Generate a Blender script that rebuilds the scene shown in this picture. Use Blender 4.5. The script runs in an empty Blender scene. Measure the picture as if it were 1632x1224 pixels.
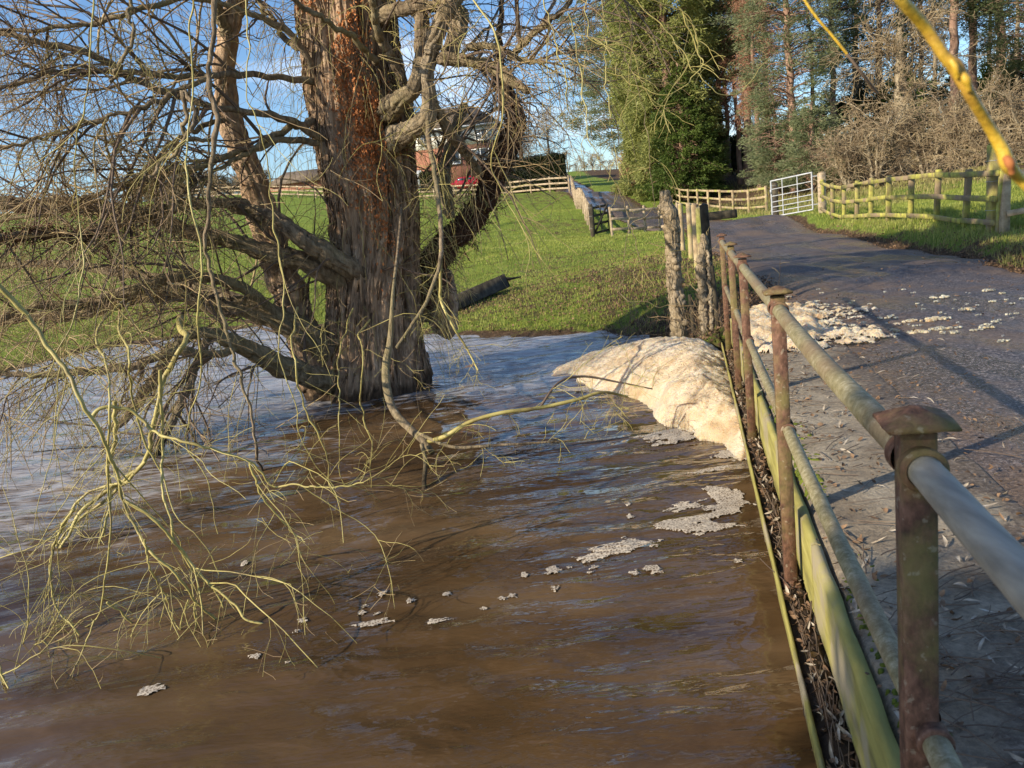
import bpy, math, random
import numpy as np
from mathutils import Matrix
C = bpy.context.scene
COL = C.collection
R_ = math.radians
rng = np.random.default_rng(11)
random.seed(5)

# ------------------------------------------------------------------ camera
F = 1260.0; CX, CY = 816.0, 612.0; ZC = 1.75
_n = np.array([718., 6160., F]); DN = _n/np.linalg.norm(_n)
AY = np.array([0, 0, 1.])-DN*DN[2]; AY /= np.linalg.norm(AY)
AX = np.cross(DN, AY)
if AX[0] < 0: AX = -AX
def ray(px, py):
    d = np.array([px-CX, py-CY, F]); return np.array([d@AX, d@AY, -(d@DN)])
def at(px, py, Y):
    r = ray(px, py); return r*(Y/r[1])+[0, 0, ZC]
def atz(px, py, z):
    r = ray(px, py); return r*((z-ZC)/r[2])+[0, 0, ZC]
cd = bpy.data.cameras.new('camera'); cam = bpy.data.objects.new('camera', cd); COL.objects.link(cam)
cd.sensor_width = 36; cd.lens = 36*F/1632; cd.clip_start = .03; cd.clip_end = 6000
M3 = Matrix(((AX[0], -AX[1], -AX[2]), (AY[0], -AY[1], -AY[2]), (-DN[0], DN[1], DN[2])))
cam.matrix_world = Matrix.Translation((0, 0, ZC)) @ M3.to_4x4()
cd.dof.use_dof = True; cd.dof.focus_distance = 7.0; cd.dof.aperture_fstop = 12
C.camera = cam

# ------------------------------------------------------------------ world, sun, exposure
SUN_EL, SUN_AZ = 25.0, 242.0      # azimuth clockwise from +Y (north)
w = bpy.data.worlds.new('World'); C.world = w; w.use_nodes = True
nt = w.node_tree; nt.nodes.clear()
o_ = nt.nodes.new('ShaderNodeOutputWorld'); bg = nt.nodes.new('ShaderNodeBackground')
sk = nt.nodes.new('ShaderNodeTexSky'); sk.sky_type = 'NISHITA'; sk.sun_disc = False
sk.sun_elevation = R_(SUN_EL); sk.sun_rotation = R_(SUN_AZ); sk.air_density = 1.0; sk.dust_density = .6; sk.ozone_density = 1.6
tc = nt.nodes.new('ShaderNodeTexCoord'); mp = nt.nodes.new('ShaderNodeMapping'); mp.inputs['Scale'].default_value = (1.6, 1.6, 5.5)
mp.inputs['Location'].default_value = (3.1, 1.7, .4)
cn = nt.nodes.new('ShaderNodeTexNoise'); cn.inputs['Scale'].default_value = 1.5; cn.inputs['Detail'].default_value = 7; cn.inputs['Roughness'].default_value = .56
cr = nt.nodes.new('ShaderNodeValToRGB'); cr.color_ramp.elements[0].position = .54; cr.color_ramp.elements[1].position = .78
cr.color_ramp.elements[1].color = (.8, .8, .8, 1)
mx = nt.nodes.new('ShaderNodeMix'); mx.data_type = 'RGBA'
mx.inputs[7].default_value = (9.5, 9.9, 10.8, 1)
L = nt.links.new
L(tc.outputs['Generated'], mp.inputs[0]); L(mp.outputs[0], cn.inputs['Vector']); L(cn.outputs[0], cr.inputs[0])
hs = nt.nodes.new('ShaderNodeHueSaturation'); hs.inputs['Saturation'].default_value = 1.12; L(sk.outputs[0], hs.inputs['Color'])
tn = nt.nodes.new('ShaderNodeMix'); tn.data_type = 'RGBA'; tn.blend_type = 'MULTIPLY'; tn.inputs[0].default_value = 1; tn.inputs[7].default_value = (.86, .97, 1.12, 1); L(hs.outputs[0], tn.inputs[6])
L(cr.outputs[0], mx.inputs[0]); L(tn.outputs[2], mx.inputs[6]); L(mx.outputs[2], bg.inputs[0]); L(bg.outputs[0], o_.inputs[0])
bg.inputs[1].default_value = .115
sl = bpy.data.lights.new('sun', 'SUN'); sl.energy = 5.0; sl.angle = R_(.53); sl.color = (1, .86, .66)
so = bpy.data.objects.new('sun', sl); COL.objects.link(so)
SD = np.array([-math.sin(R_(SUN_AZ))*math.cos(R_(SUN_EL)), -math.cos(R_(SUN_AZ))*math.cos(R_(SUN_EL)), -math.sin(R_(SUN_EL))])  # travel direction
from mathutils import Vector
so.rotation_euler = Vector(SD).to_track_quat('-Z', 'Y').to_euler()
C.view_settings.view_transform = 'Standard'; C.view_settings.look = 'None'
C.view_settings.exposure = .6; C.view_settings.gamma = 1
C.render.engine = 'CYCLES'

# ------------------------------------------------------------------ numeric helpers
_perm = rng.permutation(256).astype(np.int64); _perm = np.concatenate([_perm, _perm, _perm])
_g = rng.normal(size=(256, 3)); _g /= np.linalg.norm(_g, axis=1)[:, None]
def pn(x, y, z=0.0):
    x, y, z = np.broadcast_arrays(np.asarray(x, float), np.asarray(y, float), np.asarray(z, float))
    xi = np.floor(x).astype(np.int64); yi = np.floor(y).astype(np.int64); zi = np.floor(z).astype(np.int64)
    xf = x-xi; yf = y-yi; zf = z-zi; xi &= 255; yi &= 255; zi &= 255
    u = xf*xf*xf*(xf*(xf*6-15)+10); v = yf*yf*yf*(yf*(yf*6-15)+10); w_ = zf*zf*zf*(zf*(zf*6-15)+10)
    def gr(a, b, c):
        h = _perm[_perm[_perm[(xi+a) & 255]+((yi+b) & 255)]+((zi+c) & 255)]
        g = _g[h]; return g[..., 0]*(xf-a)+g[..., 1]*(yf-b)+g[..., 2]*(zf-c)
    def lp(a, b, t): return a+t*(b-a)
    return 1.6*lp(lp(lp(gr(0,0,0), gr(1,0,0), u), lp(gr(0,1,0), gr(1,1,0), u), v),
              lp(lp(gr(0,0,1), gr(1,0,1), u), lp(gr(0,1,1), gr(1,1,1), u), v), w_)
def fbm(x, y, z=0.0, o=4, rough=.5):
    s = 0; a = 1; f = 1
    for i in range(o):
        s = s+a*pn(x*f+i*17.3, y*f+i*5.1, np.asarray(z)*f+i*3.7); a *= rough; f *= 2.03
    return s
def unit(v): return v/np.maximum(np.linalg.norm(v, axis=-1, keepdims=True), 1e-9)
def sstep(a, b, x):
    t = np.clip((x-a)/(b-a), 0, 1); return t*t*(3-2*t)

# ------------------------------------------------------------------ scene helpers
def tag(o, label=None, cat=None, group=None, kind=None):
    if label: o['label'] = label
    if cat: o['category'] = cat
    if group: o['group'] = group
    if kind: o['kind'] = kind
    return o
def empty(name, loc, label, cat, group=None):
    o = bpy.data.objects.new(name, None); COL.objects.link(o); o.location = [float(a) for a in loc]; o.empty_display_size = .2
    return tag(o, label, cat, group)
def mesh(name, V, faces, mat, parent=None, smooth=False, attrs=None):
    """V (n,3) world coordinates; faces: (m,3)/(m,4) arrays or a list of them"""
    V = np.asarray(V, np.float32)
    if not isinstance(faces, list): faces = [faces]
    faces = [np.asarray(f) for f in faces if len(f)]
    if parent is not None:
        q = parent; off = np.zeros(3)
        while q is not None: off = off+np.array(q.location); q = q.parent
        V = V-off.astype(np.float32)
    me = bpy.data.meshes.new(name)
    li = np.concatenate([f.ravel() for f in faces]).astype(np.int32)
    tot = np.concatenate([np.full(len(f), f.shape[1]) for f in faces]).astype(np.int32)
    st = np.concatenate([[0], np.cumsum(tot)[:-1]]).astype(np.int32)
    me.vertices.add(len(V)); me.vertices.foreach_set('co', V.ravel())
    me.loops.add(len(li)); me.loops.foreach_set('vertex_index', li)
    me.polygons.add(len(tot)); me.polygons.foreach_set('loop_start', st); me.polygons.foreach_set('loop_total', tot)
    if attrs:
        for k, a in attrs.items():
            at_ = me.attributes.new(k, 'FLOAT', 'POINT'); at_.data.foreach_set('value', np.asarray(a, np.float32))
    me.update(calc_edges=True)
    if smooth: me.polygons.foreach_set('use_smooth', np.ones(len(tot), bool))
    me.materials.append(mat)
    o = bpy.data.objects.new(name, me); COL.objects.link(o)
    if parent is not None: o.parent = parent
    return o
class MB:
    """collects shapes for one mesh"""
    def __init__(s): s.V = []; s.F = []; s.n = 0; s.A = []
    def add(s, V, F, a=0.0):
        V = np.asarray(V, float)
        for f in (F if isinstance(F, list) else [F]):
            if len(f): s.F.append(np.asarray(f)+s.n)
        s.V.append(V); s.n += len(V); s.A.append(np.broadcast_to(np.asarray(a, float), (len(V),)).copy())
    def box(s, c, size, rz=0.0, bev=0.0, tilt=None, jit=0.0):
        x, y, z = [d/2 for d in size]; b = bev
        if b <= 0:
            P = np.array([[i*x, j*y, k*z] for i in (-1, 1) for j in (-1, 1) for k in (-1, 1)], float)
            Fq = [[0,1,3,2],[4,6,7,5],[0,4,5,1],[2,3,7,6],[0,2,6,4],[1,5,7,3]]
            Fs = [np.array(Fq)]
        else:
            ring = []
            for zz, inn in ((-z, b), (-z+b, 0), (z-b, 0), (z, b)):
                X, Y = x-inn, y-inn
                pts = [(-X+b, -Y), (X-b, -Y), (X, -Y+b), (X, Y-b), (X-b, Y), (-X+b, Y), (-X, Y-b), (-X, -Y+b)]
                ring += [(p[0], p[1], zz) for p in pts]
            P = np.array(ring, float); Fq = []
            for r in range(3):
                for k in range(8): Fq.append([r*8+k, r*8+(k+1) % 8, (r+1)*8+(k+1) % 8, (r+1)*8+k])
            Fs = [np.array(Fq), np.array([[7,6,5,4,3,2,1,0]]), np.array([[24,25,26,27,28,29,30,31]])]
        if jit: P = P+rng.normal(size=P.shape)*jit
        if tilt is not None: P = P@np.array(tilt).T
        cz, sz = math.cos(rz), math.sin(rz)
        P = P@np.array([[cz, -sz, 0], [sz, cz, 0], [0, 0, 1]]).T+np.array(c)
        s.add(P, Fs)
    def beam(s, a, b, wid, hgt, bev=0.0, jit=0.0, roll=0.0):
        """box from a to b; hgt along up"""
        a = np.array(a, float); b = np.array(b, float); d = b-a; Ln = np.linalg.norm(d); d /= Ln
        up = np.array([0, 0, 1.]) if abs(d[2]) < .9 else np.array([1., 0, 0])
        sd = np.cross(d, up); sd /= np.linalg.norm(sd); u = np.cross(sd, d)
        if roll:
            sd, u = sd*math.cos(roll)+u*math.sin(roll), u*math.cos(roll)-sd*math.sin(roll)
        m = MB(); m.box((0, 0, 0), (wid, Ln, hgt), bev=bev, jit=jit)
        P = m.V[0]; P = P[:, :1]*sd+P[:, 1:2]*d+P[:, 2:3]*u+(a+b)/2
        s.add(P, m.F)
    def build(s, name, mat, parent=None, smooth=False, attr=None):
        if not s.V: return None
        return mesh(name, np.concatenate(s.V), merge(s.F), mat, parent, smooth, {attr: np.concatenate(s.A)} if attr else None)
def merge(Fl):
    d = {}
    for f in Fl: d.setdefault(f.shape[1], []).append(f)
    return [np.concatenate(v) for v in d.values()]
def frames(P):
    """P (m,n,3) -> tangents, two normals"""
    T = np.gradient(P, axis=1); T = unit(T)
    mean = unit(P[:, -1]-P[:, 0]); ref = np.where(np.abs(mean[:, 2:3]) > .75, np.array([[1., .2, 0]]), np.array([[0, 0, 1.]]))
    N = np.zeros_like(P); v = ref-(T[:, 0]*(ref*T[:, 0]).sum(-1, keepdims=True)); v = unit(v); N[:, 0] = v
    for i in range(1, P.shape[1]):
        v = v-T[:, i]*(v*T[:, i]).sum(-1, keepdims=True); v = unit(v); N[:, i] = v
    return T, N, np.cross(T, N)
def tubes(P, R, sides=3, mod=None):
    """P (m,n,3), R (m,n) -> V, F"""
    m, n, _ = P.shape; T, N, B = frames(P)
    th = np.arange(sides)*2*math.pi/sides
    ring = N[:, :, None]*np.cos(th)[None, None, :, None]+B[:, :, None]*np.sin(th)[None, None, :, None]
    RR = R[:, :, None]
    if mod is not None: RR = RR*mod
    V = P[:, :, None]+ring*RR[..., None]
    V = V.reshape(-1, 3)
    i = np.arange(n-1)[:, None]; j = np.arange(sides)[None]; j2 = (j+1) % sides
    f = np.stack([i*sides+j, i*sides+j2, (i+1)*sides+j2, (i+1)*sides+j], -1).reshape(-1, 4)
    Fq = (f[None]+(np.arange(m)*n*sides)[:, None, None]).reshape(-1, 4)
    return V, Fq
def spline(pts, n):
    """pts (k, d) Catmull-Rom resampled to n points"""
    pts = np.asarray(pts, float); k = len(pts)
    seg = np.linalg.norm(np.diff(pts[:, :3], axis=0), axis=1); t = np.concatenate([[0], np.cumsum(np.maximum(seg, 1e-4))])
    q = np.linspace(0, t[-1], n); i = np.clip(np.searchsorted(t, q, 'right')-1, 0, k-2)
    u = ((q-t[i])/(t[i+1]-t[i]))[:, None]
    Pm = pts[np.maximum(i-1, 0)]; P0 = pts[i]; P1 = pts[i+1]; P2 = pts[np.minimum(i+2, k-1)]
    m0 = (P1-Pm)/2*np.where(i == 0, 2, 1)[:, None]; m1 = (P2-P0)/2*np.where(i == k-2, 2, 1)[:, None]
    a = 2*u**3-3*u**2+1; b = u**3-2*u**2+u; c = -2*u**3+3*u**2; d = u**3-u**2
    return a*P0+b*m0+c*P1+d*m1
def limb(mb, pts, n=40, sides=16, rough=.12, wob=.0, capend=True):
    """pts rows (x,y,z,r): rough bark tube added to mb; returns (path, radius)"""
    if sides >= 20: sides *= 2; n = int(n*1.5)
    S = spline(pts, n); P = S[:, :3].copy(); R = np.maximum(S[:, 3], .002)
    if wob:
        s = np.arange(n)*.35+rng.uniform(0, 99)
        P[:, 0] += wob*pn(s, 1.3, .5); P[:, 1] += wob*pn(s, 7.7, .5); P[:, 2] += wob*pn(s, 13.1, .5)
    th = np.arange(sides)*2*math.pi/sides; o = rng.uniform(0, 90)
    ln = np.concatenate([[0], np.cumsum(np.linalg.norm(np.diff(P, axis=0), axis=1))])
    k = 1.6 if sides <= 12 else 3.2
    md = 1+rough*(pn(np.cos(th)[None]*k+o, np.sin(th)[None]*k, ln[:, None]*1.6)*1.2+.6*pn(np.cos(th)[None]*2*k+o, np.sin(th)[None]*2*k, ln[:, None]*5))
    md = md+rough*.8*pn(ln*2.1+o, 3.3, 1.1)[:, None]
    if sides >= 40:
        cc, ss = np.cos(th)[None], np.sin(th)[None]; wq = .5*pn(cc*1.5, ss*1.5, ln[:, None]*1.3+o); cc, ss = np.cos(th[None]+wq), np.sin(th[None]+wq)
        md = md+.02-.30*np.abs(pn(cc*3.3+o, ss*3.3, ln[:, None]*1.5))-.2*np.abs(pn(cc*7+o, ss*7, ln[:, None]*3.3))
    V, Fq = tubes(P[None], R[None], sides, md[None]); mb.add(V, Fq)
    if capend:
        c = len(V)-sides; mb.add(np.vstack([V[c:], P[-1:]+unit(P[-1:]-P[-2:-1])*R[-1]*.5]), np.array([[i, (i+1) % sides, sides] for i in range(sides)]))
        mb.add(np.vstack([V[:sides], P[:1]-unit(P[1:2]-P[:1])*R[0]*.5]), np.array([[(i+1) % sides, i, sides] for i in range(sides)]))
    return P, R
def interp_path(P, R, idx, t):
    n = P.shape[1]; x = t*(n-1); i = np.clip(x.astype(int), 0, n-2); u = (x-i)[:, None]
    p = P[idx, i]*(1-u)+P[idx, i+1]*u; r = R[idx, i]*(1-u[:, 0])+R[idx, i+1]*u[:, 0]
    return p, r, unit(P[idx, i+1]-P[idx, i])
def grow(P, R, k, Ln, n=7, ang=(25, 65), droop=.1, wig=.3, up=0.0, rmax=.5, rmin=.0012, tmin=.1, taper=True, jit=.5, rk=None):
    """vectorised side shoots; k children per parent"""
    m = len(P); idx = np.repeat(np.arange(m), k); q = len(idx)
    t = rng.uniform(tmin, 1, q); p, r, T = interp_path(P, R, idx, t)
    a = np.radians(rng.uniform(*ang, q))[:, None]
    rnd = rng.normal(size=(q, 3)); perp = unit(rnd-T*(rnd*T).sum(-1, keepdims=True))
    d = unit(T*np.cos(a)+perp*np.sin(a)+np.array([0, 0, up]))
    if callable(Ln): Lc = Ln(t, p)
    else: Lc = Ln*(1.15-.75*t if taper else 1)*rng.uniform(1-jit, 1+jit*.6, q)
    r0 = np.minimum(r*rmax, .02) if rk is None else np.minimum(r*.8, rk*Lc)
    r0 = np.maximum(r0, rmin*1.2)
    Q = np.zeros((q, n, 3)); Q[:, 0] = p; st = (Lc/(n-1))[:, None]
    wv = rng.normal(size=(q, 3))*wig
    for i in range(1, n):
        wv = wv*.45+rng.normal(size=(q, 3))*wig
        d = unit(d+wv*.55+np.array([0, 0, -droop])*(.3+i/n)); Q[:, i] = Q[:, i-1]+d*st
    s = np.linspace(0, 1, n)[None]
    RR = r0[:, None]*(1-s)+rmin*s
    return Q, RR

# ------------------------------------------------------------------ materials
def nmat(name):
    m = bpy.data.materials.new(name); m.use_nodes = True; nt = m.node_tree
    return m, nt, nt.nodes['Principled BSDF'], nt.links.new
def noise_col(nt, L, vec, scale, stops, detail=5, rough=.55, dist=0.0):
    n = nt.nodes.new('ShaderNodeTexNoise'); n.inputs['Scale'].default_value = scale; n.inputs['Detail'].default_value = detail
    n.inputs['Roughness'].default_value = rough; n.inputs['Distortion'].default_value = dist
    if vec is not None: L(vec, n.inputs['Vector'])
    r = nt.nodes.new('ShaderNodeValToRGB'); e = r.color_ramp.elements
    while len(e) < len(stops): e.new(.5)
    for k, (p, c) in enumerate(stops):
        e[k].position = p; e[k].color = (*c, 1) if len(c) == 3 else c
    L(n.outputs[0], r.inputs[0]); return r.outputs[0], n.outputs[0]
def mixc(nt, L, a, b, f, mode='MIX'):
    m = nt.nodes.new('ShaderNodeMix'); m.data_type = 'RGBA'; m.blend_type = mode
    for s, v in ((0, f), (6, a), (7, b)):
        if hasattr(v, 'links') or hasattr(v, 'is_linked'): L(v, m.inputs[s])
        elif s == 0: m.inputs[0].default_value = v
        else: m.inputs[s].default_value = (*v, 1)
    return m.outputs[2]
def mapping(nt, L, scale=(1, 1, 1), rot=(0, 0, 0), src='Object'):
    t = nt.nodes.new('ShaderNodeTexCoord'); m = nt.nodes.new('ShaderNodeMapping')
    m.inputs['Scale'].default_value = scale; m.inputs['Rotation'].default_value = rot
    L(t.outputs[src], m.inputs[0]); return m.outputs[0]
def geo_map(nt, L, scale=(1, 1, 1), rot=(0, 0, 0)):
    t = nt.nodes.new('ShaderNodeNewGeometry'); m = nt.nodes.new('ShaderNodeMapping')
    m.inputs['Scale'].default_value = scale; m.inputs['Rotation'].default_value = rot
    L(t.outputs['Position'], m.inputs[0]); return m.outputs[0]
def attr(nt, name):
    a = nt.nodes.new('ShaderNodeAttribute'); a.attribute_name = name; return a.outputs['Fac']
def bump(nt, L, bs, h, strength, dist=.02):
    b = nt.nodes.new('ShaderNodeBump'); b.inputs['Strength'].default_value = strength; b.inputs['Distance'].default_value = dist
    L(h, b.inputs['Height']); L(b.outputs[0], bs.inputs['Normal']); return b
def mathn(nt, L, op, a, b=None, c=None):
    m = nt.nodes.new('ShaderNodeMath'); m.operation = op; m.use_clamp = False
    for i, v in enumerate((a, b, c)):
        if v is None: continue
        if hasattr(v, 'is_linked'): L(v, m.inputs[i])
        else: m.inputs[i].default_value = v
    return m.outputs[0]
def simple(name, stops, scale=4, rough=.85, bumps=.3, bscale=None, stretch=(1, 1, 1), detail=5, spec=.3, stops2=None, scale2=1.0, bd=.01, metallic=0):
    m, nt, bs, L = nmat(name); v = geo_map(nt, L, stretch)
    c, h = noise_col(nt, L, v, scale, stops, detail)
    if stops2:
        f, _ = noise_col(nt, L, geo_map(nt, L), scale2, [(stops2[0], (0, 0, 0)), (stops2[1], (1, 1, 1))], 5)
        c = mixc(nt, L, c, stops2[2], f)
    L(c, bs.inputs['Base Color']); bs.inputs['Roughness'].default_value = rough; bs.inputs['Specular IOR Level'].default_value = spec
    bs.inputs['Metallic'].default_value = metallic
    if bumps:
        _, h = noise_col(nt, L, v, bscale or scale*3, [(0, (0, 0, 0)), (1, (1, 1, 1))], 6, .65)
        bump(nt, L, bs, h, bumps, bd)
    return m
M = {}
# bark of the old willow: fissured grey brown
def bark_mat(name, dark, mid, light, zs=.35, scale=14, b=.8, moss=None):
    m, nt, bs, L = nmat(name)
    v = geo_map(nt, L, (1, 1, zs))
    c, h = noise_col(nt, L, v, scale, [(.3, dark), (.5, mid), (.72, light)], 8, .68, .6)
    _, h2 = noise_col(nt, L, geo_map(nt, L, (1, 1, .12)), scale*1.7, [(0, (0, 0, 0)), (1, (1, 1, 1))], 5, .7)
    big, _ = noise_col(nt, L, geo_map(nt, L), 1.3, [(.42, (0, 0, 0)), (.65, (1, 1, 1))], 4)
    c = mixc(nt, L, c, moss or mid, mathn(nt, L, 'MULTIPLY', big, .45))
    t = nt.nodes.new('ShaderNodeNewGeometry'); sz = nt.nodes.new('ShaderNodeSeparateXYZ'); L(t.outputs['Position'], sz.inputs[0])
    mr = nt.nodes.new('ShaderNodeMapRange'); mr.inputs[1].default_value = .07; mr.inputs[2].default_value = .26; mr.inputs[3].default_value = 1; mr.inputs[4].default_value = 0
    L(mathn(nt, L, 'ADD', sz.outputs[2], mathn(nt, L, 'MULTIPLY', mathn(nt, L, 'SUBTRACT', h, .5), .25)), mr.inputs[0])
    c = mixc(nt, L, c, (.03, .02, .013), mathn(nt, L, 'MULTIPLY', mr.outputs[0], .8))
    L(c, bs.inputs['Base Color']); bs.inputs['Roughness'].default_value = .9; bs.inputs['Specular IOR Level'].default_value = .15
    bump(nt, L, bs, mathn(nt, L, 'ADD', h, h2), b, .03); return m
M['bark'] = bark_mat('bark', (.08, .055, .038), (.34, .24, .16), (.60, .46, .32), moss=(.40, .26, .15))
M['limb'] = bark_mat('limb_bark', (.07, .052, .035), (.22, .17, .115), (.42, .34, .23), .35, 18, .9, moss=(.27, .24, .11))
M['ivybark'] = bark_mat('ivy_bark', (.03, .018, .012), (.10, .06, .04), (.2, .12, .08), 1, 20, .8)
M['polebark'] = bark_mat('pollard_bark', (.11, .085, .06), (.32, .26, .18), (.52, .44, .33), .5, 16, .9, moss=(.26, .2, .11))
M['twig'] = simple('twig', [(.3, (.17, .11, .065)), (.55, (.33, .24, .12)), (.75, (.44, .36, .15))], 1.7, .55, 0, spec=.4)
M['twigy'] = simple('twig_yellow', [(.3, (.20, .155, .06)), (.5, (.36, .31, .10)), (.68, (.46, .40, .15)), (.85, (.25, .17, .08))], 5, .5, .3, spec=.4)
M['twigd'] = simple('twig_dark', [(.3, (.07, .05, .04)), (.6, (.16, .115, .08)), (.8, (.25, .2, .13))], 2, .7, 0)
M['yellow'] = simple('yellow_shoot', [(.28, (.30, .15, .04)), (.42, (.55, .36, .03)), (.62, (.68, .47, .07)), (.8, (.42, .24, .06))], 14, .45, .4, spec=.5)
M['deadleaf'] = simple('dead_leaf', [(.3, (.30, .10, .03)), (.55, (.50, .20, .07)), (.8, (.62, .33, .15))], 9, .75, 0)
M['ivyleaf'] = simple('dry_ivy_leaf', [(.3, (.05, .025, .015)), (.6, (.13, .07, .04)), (.8, (.24, .15, .09))], 6, .8, 0)
M['litter'] = simple('willow_leaf', [(.3, (.16, .12, .085)), (.5, (.33, .28, .21)), (.75, (.55, .5, .41))], 30, .6, 0, spec=.4)
M['litterd'] = simple('brown_leaf', [(.3, (.05, .03, .02)), (.5, (.15, .09, .05)), (.75, (.3, .2, .12))], 12, .8, 0)
# rusted paint and lichen on the railing posts
def post_mat():
    m, nt, bs, L = nmat('rusty_post')
    v = geo_map(nt, L)
    c, h = noise_col(nt, L, geo_map(nt, L, (1, 1, .6)), 55, [(.3, (.045, .026, .018)), (.5, (.125, .065, .042)), (.7, (.22, .12, .08))], 8, .65)
    f, _ = noise_col(nt, L, v, 4.2, [(.48, (0, 0, 0)), (.62, (1, 1, 1))], 7, .65)
    c = mixc(nt, L, c, (.17, .15, .05), mathn(nt, L, 'MULTIPLY', f, .75))
    g, _ = noise_col(nt, L, v, 60, [(.62, (0, 0, 0)), (.68, (1, 1, 1))], 3)
    c = mixc(nt, L, c, (.4, .36, .26), mathn(nt, L, 'MULTIPLY', g, .35))
    L(c, bs.inputs['Base Color']); bs.inputs['Roughness'].default_value = .75; bs.inputs['Specular IOR Level'].default_value = .25
    bump(nt, L, bs, h, .7, .006); return m
M['post'] = post_mat()
def pipe_mat():
    m, nt, bs, L = nmat('lichened_pipe')
    v = geo_map(nt, L)
    c, h = noise_col(nt, L, v, 48, [(.32, (.09, .075, .04)), (.46, (.19, .165, .08)), (.58, (.30, .27, .17)), (.7, (.52, .48, .38))], 9, .8, .3)
    f, _ = noise_col(nt, L, v, 3.1, [(.46, (0, 0, 0)), (.62, (1, 1, 1))], 5)
    c = mixc(nt, L, c, (.17, .10, .06), mathn(nt, L, 'MULTIPLY', f, .5))
    # the stretch nearest the walkway is rubbed to bare galvanised grey
    t = nt.nodes.new('ShaderNodeNewGeometry'); sp = nt.nodes.new('ShaderNodeSeparateXYZ'); L(t.outputs['Position'], sp.inputs[0])
    mr = nt.nodes.new('ShaderNodeMapRange'); mr.inputs[1].default_value = 1.06; mr.inputs[2].default_value = 1.0; L(sp.outputs[1], mr.inputs[0])
    g, _ = noise_col(nt, L, geo_map(nt, L, (1, .12, 1), (0, 0, R_(14))), 60, [(.3, (.20, .18, .145)), (.7, (.38, .345, .28))], 5)
    hz = mathn(nt, L, 'GREATER_THAN', sp.outputs[2], 1.0)
    ff = mathn(nt, L, 'MULTIPLY', mr.outputs[0], hz)
    c = mixc(nt, L, c, g, ff)
    L(c, bs.inputs['Base Color']); bs.inputs['Roughness'].default_value = .6
    bump(nt, L, bs, h, .5, .004); return m
M['pipe'] = pipe_mat()
M['wood'] = simple('fence_wood', [(.3, (.20, .14, .085)), (.5, (.36, .275, .16)), (.7, (.48, .39, .24))], 6, .85, .3, stretch=(1, 1, 1), stops2=(.54, .66, (.34, .34, .09)), scale2=2.0)
M['woodg'] = simple('mossy_fence_wood', [(.3, (.17, .14, .06)), (.5, (.31, .29, .07)), (.7, (.44, .43, .09))], 8, .9, .6, 20, stops2=(.46, .6, (.24, .18, .11)), scale2=1.8)
M['woodp'] = simple('pale_fence_wood', [(.3, (.20, .155, .10)), (.5, (.36, .285, .19)), (.7, (.48, .39, .27))], 9, .9, .5, 20)
M['woodd'] = simple('dark_old_wood', [(.3, (.025, .02, .015)), (.5, (.06, .05, .035)), (.75, (.13, .11, .07))], 7, .9, .5)
M['galv'] = simple('galvanised_steel', [(.3, (.30, .32, .34)), (.7, (.46, .48, .50))], 6, .5, 0, spec=.5, metallic=.2)
M['board'] = simple('lichen_board', [(.3, (.14, .125, .045)), (.5, (.26, .235, .065)), (.72, (.38, .345, .12))], 5, .85, .5, stretch=(1, .5, 3), stops2=(.5, .62, (.28, .24, .16)), scale2=3)
def concrete_mat():
    m, nt, bs, L = nmat('concrete'); v = geo_map(nt, L)
    c, h = noise_col(nt, L, v, 3.2, [(.28, (.16, .125, .085)), (.45, (.28, .23, .16)), (.7, (.40, .345, .255))], 6)
    sp, _ = noise_col(nt, L, v, 55, [(.35, (.5, .5, .5)), (.65, (1.15, 1.15, 1.15))], 5, .7); c = mixc(nt, L, c, sp, .8, 'MULTIPLY')
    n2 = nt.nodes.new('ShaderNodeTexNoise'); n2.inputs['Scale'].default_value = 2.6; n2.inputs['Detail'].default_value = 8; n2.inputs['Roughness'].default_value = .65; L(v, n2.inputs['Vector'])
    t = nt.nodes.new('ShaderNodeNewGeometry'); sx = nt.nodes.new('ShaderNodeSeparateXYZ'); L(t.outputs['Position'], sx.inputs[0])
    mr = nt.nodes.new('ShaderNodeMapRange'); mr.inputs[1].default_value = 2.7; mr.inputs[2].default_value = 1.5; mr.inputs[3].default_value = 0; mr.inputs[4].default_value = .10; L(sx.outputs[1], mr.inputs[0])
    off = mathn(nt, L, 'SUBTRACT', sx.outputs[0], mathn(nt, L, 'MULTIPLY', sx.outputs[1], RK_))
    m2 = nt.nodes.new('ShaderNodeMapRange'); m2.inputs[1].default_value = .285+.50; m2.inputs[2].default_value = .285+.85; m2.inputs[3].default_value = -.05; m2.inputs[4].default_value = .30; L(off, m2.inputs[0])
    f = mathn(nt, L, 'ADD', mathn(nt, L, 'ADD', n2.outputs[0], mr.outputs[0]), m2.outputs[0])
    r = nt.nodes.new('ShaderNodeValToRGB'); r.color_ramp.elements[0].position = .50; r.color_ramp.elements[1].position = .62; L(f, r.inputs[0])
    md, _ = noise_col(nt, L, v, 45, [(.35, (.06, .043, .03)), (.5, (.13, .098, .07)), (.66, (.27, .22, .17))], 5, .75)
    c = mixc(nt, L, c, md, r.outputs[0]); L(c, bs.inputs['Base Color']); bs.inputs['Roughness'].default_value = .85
    _, hb = noise_col(nt, L, v, 60, [(0, (0, 0, 0)), (1, (1, 1, 1))], 6, .7); bump(nt, L, bs, mathn(nt, L, 'ADD', hb, mathn(nt, L, 'MULTIPLY', r.outputs[0], .8)), .8, .012); return m
RK_ = .2434
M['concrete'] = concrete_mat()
M['dirt'] = simple('wet_dirt', [(.3, (.03, .02, .013)), (.6, (.075, .05, .032)), (.8, (.12, .085, .055))], 25, .9, .8, 90)
M['moss'] = simple('moss', [(.3, (.05, .07, .01)), (.6, (.14, .17, .02)), (.8, (.27, .29, .05))], 30, .95, 1, 120)
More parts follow.
